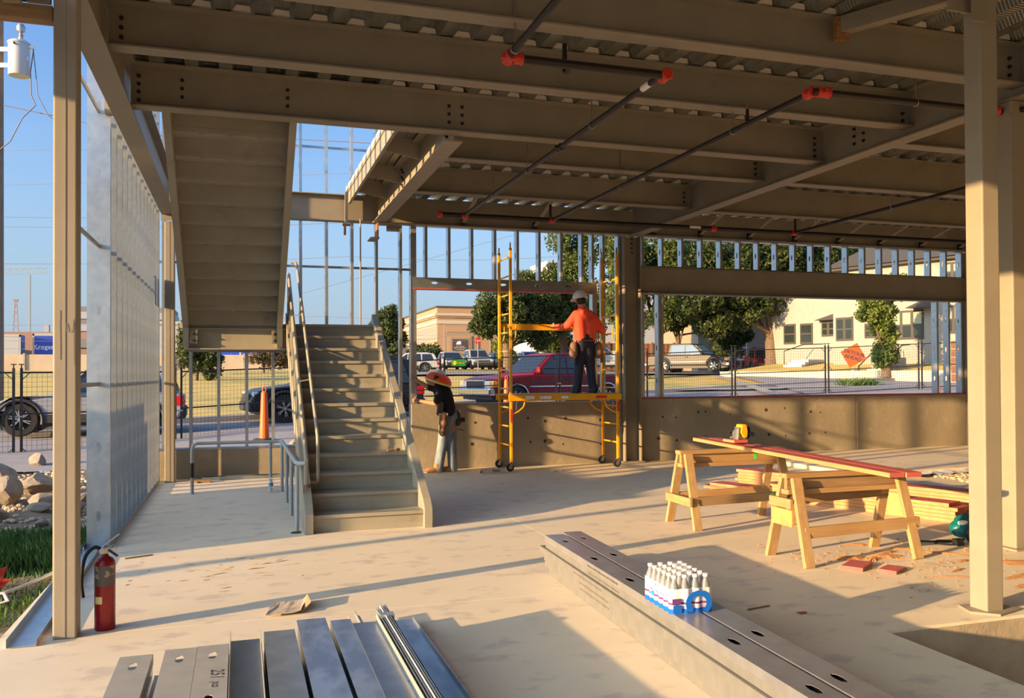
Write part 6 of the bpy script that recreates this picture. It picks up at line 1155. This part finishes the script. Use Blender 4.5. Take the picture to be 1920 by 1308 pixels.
# far left industrial background
rw_ = thing('panel_wall', 'beige concrete panel wall across the far lawn', 'wall', (-20, 80, 1.9))
for k in range(22):
    x = -46+2.9*k; zz = gz0(x, 80)-.1; MB().box(x, 80, zz, x+2.75, 80.15, zz+1.45).build('panel', 'beige_wall', rw_); MB().box(x-.15, 79.9, zz, x+.0, 80.2, zz+1.55).build('post', 'kerb', rw_)
def trailer(label, x, y, z, L, h, mt, face, txt=None, flip=False):
    o = thing('truck_trailer', label, 'truck', (x, y, z), 0, 'delivery trailers at the far left'); MB().box(x, y, z+.9, x+L, y+2.5, z+.9+h).build('box', face, o, bevel=.05)
    MB().box(x-.06, y-.03, z+.9+h-.25, x+L+.06, y, z+.95+h).build('top_rail', 'far_white', o); MB().box(x-.06, y-.03, z+.9, x+.12, y, z+.9+h).build('corner_post', 'far_white', o); MB().box(x+L-.12, y-.03, z+.9, x+L+.06, y, z+.9+h).build('corner_post', 'far_white', o); MB().box(x+.15, y-.012, z+1.0, x+L-.15, y, z+.9+h-.28).build('side_skin', mt, o)
    for dx in (.8, L-.8): MB().lathe([(.5, -.15), (.5, .15)], 14, (x+dx, y+.3, z+.5), 'y').build('wheel', 'tyre', o)
    if txt: text_mesh(txt, .78, 'white', 'lettering', o, frame((1.15, -.02, .9+h*.5), (1, 0, 0), (0, 0, 1)), .002)
    return o
trailer('blue lettered delivery trailer left of the near column', -24.2, 118, 2.6, 4.6, 3.3, 'blue_truck', 'far_grey', 'Kroger'); trailer('white-ended delivery trailer left of the blue lettered one', -29.3, 117, 2.6, 3.9, 3.1, 'far_white', 'blue_truck'); trailer('blue delivery trailer at the left edge of the photo', -33.8, 117, 2.6, 3.9, 3.1, 'blue_truck', 'blue_truck')
fb = thing('far_office_block', 'orange-brown brick office block far away at the left', 'building', (-35, 165, 3)); MB().box(-40.5, 166, 3, -22, 175, 9.2).build('wall', 'far_brick', fb); MB().box(-33, 165.6, 6.0, -31, 166, 7.5).build('window', 'far_dark', fb); MB().box(-29.5, 165.6, 6.5, -22, 166, 8.0).build('window', 'far_dark', fb); MB().box(-29.5, 165.6, 4.2, -22, 166, 5.4).build('window', 'far_dark', fb); MB().box(-33, 165.6, 4, -31, 166, 5.2).build('window', 'far_dark', fb); MB().box(-32.8, 168, 9.2, -32, 169, 10.6).build('vent', 'far_white', fb)
fb = thing('far_low_block', 'low tan building with rooftop units behind the trailers', 'building', (-45, 150, 3)); MB().box(-60, 150, 3, -33, 160, 5.8).build('wall', 'far_brick', fb); MB().box(-52, 148, 5, -40, 152, 7.0).build('annex', 'far_grey', fb); MB().box(-47, 152, 6, -43.5, 156, 9).build('stair_tower', 'far_brick', fb); MB().box(-42, 149, 3, -34, 150, 6.4).build('white_front', 'far_white', fb)
fb = thing('glass_office', 'grey banded office block seen in the gap by the stud wall', 'building', (-27, 176, 3)); 
for k in range(5): MB().box(-31, 176, 3+2.3*k, -12, 190, 4.3+2.3*k).build('floor_band', 'far_white', fb); MB().box(-30.8, 176.2, 4.3+2.3*k, -12.2, 189.8, 5.3+2.3*k).build('window_band', 'far_dark', fb)
fb = thing('warehouse', 'long pale warehouse behind the blue crates', 'building', (0, 118, 2.3)); MB().box(-16, 118, 2.2, 9, 130, 8.1).build('wall', 'far_white', fb); MB().box(-16.2, 117.8, 8.1, 9.2, 130.2, 8.5).build('roof_edge', 'far_grey', fb)
for k in range(8): MB().box(-15+3*k, 117.9, 2.2, -13.6+3*k, 118, 5.2).build('dock_door', 'far_grey', fb)
mast = thing('radio_mast', 'thin red lattice radio mast on the far left skyline', 'mast', (-42, 190, 3)); b = MB()
for s in (-1, 1): b.bar((-42+s*.9, 190, 2.2), (-42+s*.15, 190, 16.5), .12, .12)
for k in range(9): z = 3.5+1.4*k; w_ = .85*(1-k/9)+.15; b.bar((-42-w_, 190, z), (-42+w_*.9, 190, z+1.4), .06, .06); b.bar((-42+w_, 190, z), (-42-w_*.9, 190, z+1.4), .06, .06)
b.build('lattice', 'far_brick', mast); MB().box(-42.4, 189.8, 16.3, -41.6, 190.2, 16.7).build('head', 'far_brick', mast)
crn = thing('tower_crane', 'pale tower crane jib on the far left skyline', 'crane', (-55, 260, 3)); b = MB(); b.bar((-66, 260, 30.0), (-50, 260, 31.0), .25, .25); b.bar((-66, 260, 28.6), (-50, 260, 29.6), .25, .25)
for k in range(10): b.bar((-66+1.6*k, 260, 28.6+.1*k), (-65.2+1.6*k, 260, 30.05+.1*k), .12, .12); b.bar((-65.2+1.6*k, 260, 30.05+.1*k), (-64.4+1.6*k, 260, 28.7+.1*k), .12, .12)
b.build('jib', 'pale_blue', crn); MB().box(-54.6, 259.6, 3, -54.0, 260.4, 29).build('tower', 'pale_blue', crn)
for r_ in range(4):
    cr = thing('crate_stack', 'tall stack of blue plastic crates behind the lawn, %s from the left' % ordn[r_], 'crates', (-4.6+2.35*r_, 84, 2.15), 0, 'stacks of blue crates')
    for k in range(8):
        for c_ in range(3): q = MB().box(.0, 0, 0, .72, 1, .31).build('crate', 'blue_plastic', cr, local=True) if (k == 0 and c_ == 0) else inst(q, 'crate', cr, (0, 0, 0)); q.location = (.74*c_, .05*(k % 2), .33*k)
# far-left: unseen bin and pole, added to cast shade on the floor
dm = thing('shade_blocker', 'added dark green bin-shaped dumpster on the dirt outside the left wall', 'blocker', (-7.8, 8.2, -.1)); b = MB(); b.box(-8.9, 6.42, .1, -6.9, 9.95, 2.33); b.build('bin', 'blocker', dm, bevel=.03)
for y in np.arange(6.5, 9.95, .57): MB().box(-6.9, y-.05, .15, -6.80, y+.05, 2.28).build('side_rib', 'blocker', dm)
MB().box(-8.95, 6.38, 2.25, -6.80, 10.0, 2.36).build('top_rim', 'blocker', dm)
for y in (6.8, 9.5): MB().lathe([(.12, -.1), (.12, .1)], 12, (-7.9, y, .02), 'x').build('roller', 'rubber', dm)
ps = thing('shadow_pole', 'added plain timber pole casting a thin shadow from outside the left wall', 'utility pole', (-9.2, 5.0, -.1)); MB().tube([(-9.2, 5.0, -.1), (-9.2, 5.0, 7.5)], [.085, .07], 10).build('pole', 'pole_wood', ps, smooth=50); MB().box(-9.3, 4.88, 1.3, -9.1, 4.93, 1.7).build('meter_box', 'grey_metal', ps)

# ================================================================ TREES
def leaves_mesh(name, clumps, n, size, mt):
    P = []; W = np.array([c[1][0]*c[1][1]*c[1][2] for c in clumps]); W = W**.75; W /= W.sum()
    idx = rng.choice(len(clumps), n, p=W); u = rng.normal(size=(n, 3)); u /= np.linalg.norm(u, axis=1)[:, None]; rad = rng.uniform(.45, 1, n)**.6
    ctr = np.array([c[0] for c in clumps])[idx]; rr = np.array([c[1] for c in clumps])[idx]; pos = ctr+u*rr*rad[:, None]+rng.normal(0, .04, (n, 3))
    a = rng.normal(size=(n, 3)); a /= np.linalg.norm(a, axis=1)[:, None]; t_ = np.cross(a, rng.normal(size=(n, 3))); t_ /= np.linalg.norm(t_, axis=1)[:, None]; bnorm = np.cross(a, t_); s = size*rng.uniform(.6, 1.3, n)[:, None]
    v = np.stack([pos-a*s, pos+t_*s*.5, pos+a*s, pos-t_*s*.5], 1).reshape(-1, 3)
    me = bpy.data.meshes.new(name); me.vertices.add(4*n); me.vertices.foreach_set('co', v.ravel()); me.loops.add(4*n); me.loops.foreach_set('vertex_index', np.arange(4*n)); me.polygons.add(n); me.polygons.foreach_set('loop_start', np.arange(0, 4*n, 4)); me.update(calc_edges=True); me.validate(); me.materials.append(M[mt]); return me
def tree(label, base, crown, n, size, mt, trunk_r=.3, name='tree', branches=7, group='trees outside', zc=None):
    """crown: list of (dx,dy,z,rx,ry,rz) main lobes, split into clumps"""
    o = thing(name, label, 'tree', base, 0, group); cl = []
    for (dx, dy, z, rx, ry, rz_) in crown:
        for k in range(22):
            u = rng.normal(size=3); u /= np.linalg.norm(u); f = rng.uniform(.45, 1.0); q = rng.uniform(.26, .42); cl.append(((dx+u[0]*rx*f*.8, dy+u[1]*ry*f*.8, z+u[2]*rz_*f*.8), (rx*q, ry*q, rz_*q)))
    me = leaves_mesh('foliage', cl, n, size, mt); c = bpy.data.objects.new('foliage', me); C.objects.link(c); c.parent = o; c['kind'] = 'stuff'
    b = MB(); zt = min(p[2] for p in crown); b.tube([(0, 0, -.3), (.03, 0, zt*.4), (-.05, .05, zt*.8), (0, 0, zt+.5)], [trunk_r*1.25, trunk_r, trunk_r*.85, trunk_r*.5], 10)
    b.build('trunk', 'bark', o, local=True, smooth=60)
    for k in range(branches):
        L = crown[k % len(crown)]; e = (L[0]+random.uniform(-.6, .6)*L[3], L[1]+random.uniform(-.6, .6)*L[4], L[2]+random.uniform(-.2, .6)*L[5]); z0 = zt*random.uniform(.55, .95)
        MB().tube([(0, 0, z0), (e[0]*.45, e[1]*.45, z0+(e[2]-z0)*.6), e], [trunk_r*.45, trunk_r*.25, trunk_r*.08], 7).build('branch', 'bark', o, local=True, smooth=60)
    return o
def g3(x, y): return (x, y, gz0(x, y))
tree('dense green tree behind the top of the stair', g3(12.4, 74.8), [(0, 0, 2.6, 1.9, 2, 2.4), (.2, 0, 4.2, 1.4, 1.5, 1.6), (-1.1, 0, 2.8, 1.0, 1, 1.8)], 9000, .16, 'leaf_dark', .25)
tree('round dark bush before the brick building', g3(18.4, 88), [(0, 0, 1.6, 2.1, 1.6, 1.7), (-.8, 0, 1.2, 1.6, 1.4, 1.2), (1.0, 0, 1.1, 1.3, 1.2, 1.1)], 7000, .15, 'leaf_dark', .15, 'bush', 4)
tree('spreading oak in the middle of the window opening', g3(17.4, 55.8), [(-.3, 0, 3.9, 2.6, 2.4, 1.9), (-1.6, 0, 3.4, 1.2, 1.2, 1.1), (1.6, 0, 4.2, 1.8, 1.8, 2.0), (.6, 0, 5.0, 1.6, 1.5, 1.3), (2.4, 0, 2.6, 1.3, 1.2, 1.2)], 24000, .12, 'leaf_dark', .30)
tree('tall loose tree above the standing worker', g3(22.4, 58), [(-.5, 0, 5.6, 2.8, 2.6, 2.4), (.8, 0, 9.0, 2.2, 2.2, 2.6), (-1.2, 0, 3.6, 2.0, 1.6, 1.5), (1.8, 0, 4.8, 2.2, 2, 2.2), (-2.6, 0, 6.8, 1.2, 1.4, .8)], 24000, .13, 'leaf_mid', .3)
tree('tall green tree behind the right ladder of the scaffold', g3(22.3, 47.7), [(0, 0, 7.0, 1.5, 1.5, 2.6), (.0, 0, 4.0, 1.5, 1.5, 2.0), (.4, 0, 9.2, 1.5, 1.5, 1.8)], 16000, .12, 'leaf_mid', .25)
tree('broad tree right of the middle column, above the white pickup', g3(29.5, 57), [(0, 0, 8.2, 3.2, 2.6, 2.4), (-2.2, 0, 6.2, 2.2, 1.8, 2.0), (1.6, 0, 5.4, 2.4, 1.8, 1.8), (3.6, 0, 8.4, 2.6, 2, 2.4), (-2.8, 0, 8.8, 2.0, 2, 2.0), (.4, 0, 4.0, 1.8, 1.5, 1.2)], 26000, .14, 'leaf_mid', .25)
tree('big shade tree with a thick trunk behind the red SUV', g3(33.4, 48.5), [(-5.0, 0, 4.4, 2.2, 2, 1.7), (-2.6, 0, 4.9, 2.4, 2.2, 1.8), (.2, 0, 5.2, 2.2, 2.2, 1.5), (2.2, 0, 5.4, 1.7, 2, 1.1), (-3.6, 0, 7.4, 3.0, 2.5, 2.2), (0, 0, 8.0, 3.2, 2.5, 2.2), (3.0, 0, 8.2, 2.6, 2.2, 2.2), (-4.8, 0, 3.0, .9, 1, .9)], 40000, .14, 'leaf_dark', .50, branches=5)
tree('dark evergreen over the grey pickup', g3(29.4, 53.8), [(0, 0, 4.6, 2.0, 1.6, 1.6), (-1.4, 0, 3.9, 1.2, 1.2, 1.1), (1.6, 0, 4.2, 1.6, 1.4, 1.3), (3.4, 0, 3.4, 1.3, 1.2, 1.2), (.6, 0, 6.2, 2.2, 1.8, 1.3)], 22000, .13, 'leaf_dark', .18)
tree('brownish shrubby tree left of the thick trunk', g3(35.2, 56.5), [(0, 0, 2.0, 1.5, 1.2, 1.5), (.5, 0, 3.4, 1.5, 1.3, 1.3)], 12000, .11, 'leaf_mid', .1, 'shrub', 4)
tree('bright green tree over the long lintel', g3(40.9, 55), [(0, 0, 9.0, 3.4, 2.6, 2.6), (-2.6, 0, 8.6, 2.4, 2.2, 2.2), (2.6, 0, 9.6, 2.4, 2.2, 2.4), (5, 0, 9.4, 2, 2, 2), (-5, 0, 9, 2.2, 2, 2.2)], 22000, .15, 'leaf_light', .3)
tree('ivy-clad tree trunk with side shoots before the white house', (31.75, 36.2, 1.6), [(0, 0, 1.0, .75, .7, 1.2), (0, 0, 2.3, .75, .7, 1.1), (-.4, 0, 3.5, 1.1, .9, .9), (.5, 0, 4.3, .9, .9, .9), (-1.1, 0, 2.9, .7, .6, .5)], 12000, .10, 'leaf_light', .22)
tree('bare brown tree tops beside the house roof', g3(39.5, 44.0), [(0, 0, 7.6, 1.6, 1.5, 1.4), (1.2, 0, 8.2, 1.2, 1.2, 1.0)], 2500, .12, 'leaf_brown', .2, branches=16)
tree('small leafy tree at the left beside the far column', g3(-2.2, 48), [(0, 0, 1.4, 1.0, .9, 1.2), (.8, 0, .9, .8, .8, .9)], 4500, .10, 'leaf_dark', .1, 'young_tree', 4)
tree('brown scrub bush along the beige wall', g3(1.6, 64), [(0, 0, 1.0, 2.0, 1, .9), (1.8, 0, 1.4, 1.4, 1, 1.2)], 5500, .10, 'leaf_brown', .08, 'bush', 4); tree('dark green bush behind the stair guard', g3(4.6, 68), [(0, 0, 1.8, 1.6, 1.2, 1.5), (1.2, 0, 1.4, 1.4, 1.1, 1.3)], 5500, .12, 'leaf_dark', .1, 'bush', 4)
tree('leafy tree seen in the gap beside the stud wall', g3(-6.4, 50), [(0, 0, 1.6, .8, .8, .9)], 2500, .10, 'leaf_light', .08, 'young_tree', 3); tree('dark tree at the far end of the stud wall', g3(-2.9, 60), [(0, 0, 2.6, 1.1, 1, 2.4)], 4000, .12, 'leaf_dark', .12, 'young_tree', 3)
tree('yellow-green small tree by the street lamp', g3(21.6, 70), [(0, 0, 1.8, 1.2, 1, 1.3)], 3500, .12, 'leaf_light', .1, 'young_tree', 3); tree('dark hedge tree behind the oak, left of the apartments', g3(24.5, 66), [(0, 0, 2.2, 1.8, 1.4, 1.9)], 5000, .12, 'leaf_dark', .12, 'young_tree', 3)
blades('roadside_tuft', 'tuft of green grass at the foot of the detour sign', (25.0, 26.6), (30.6, 31.6), 500, .5, gz0(25.5, 31.2))
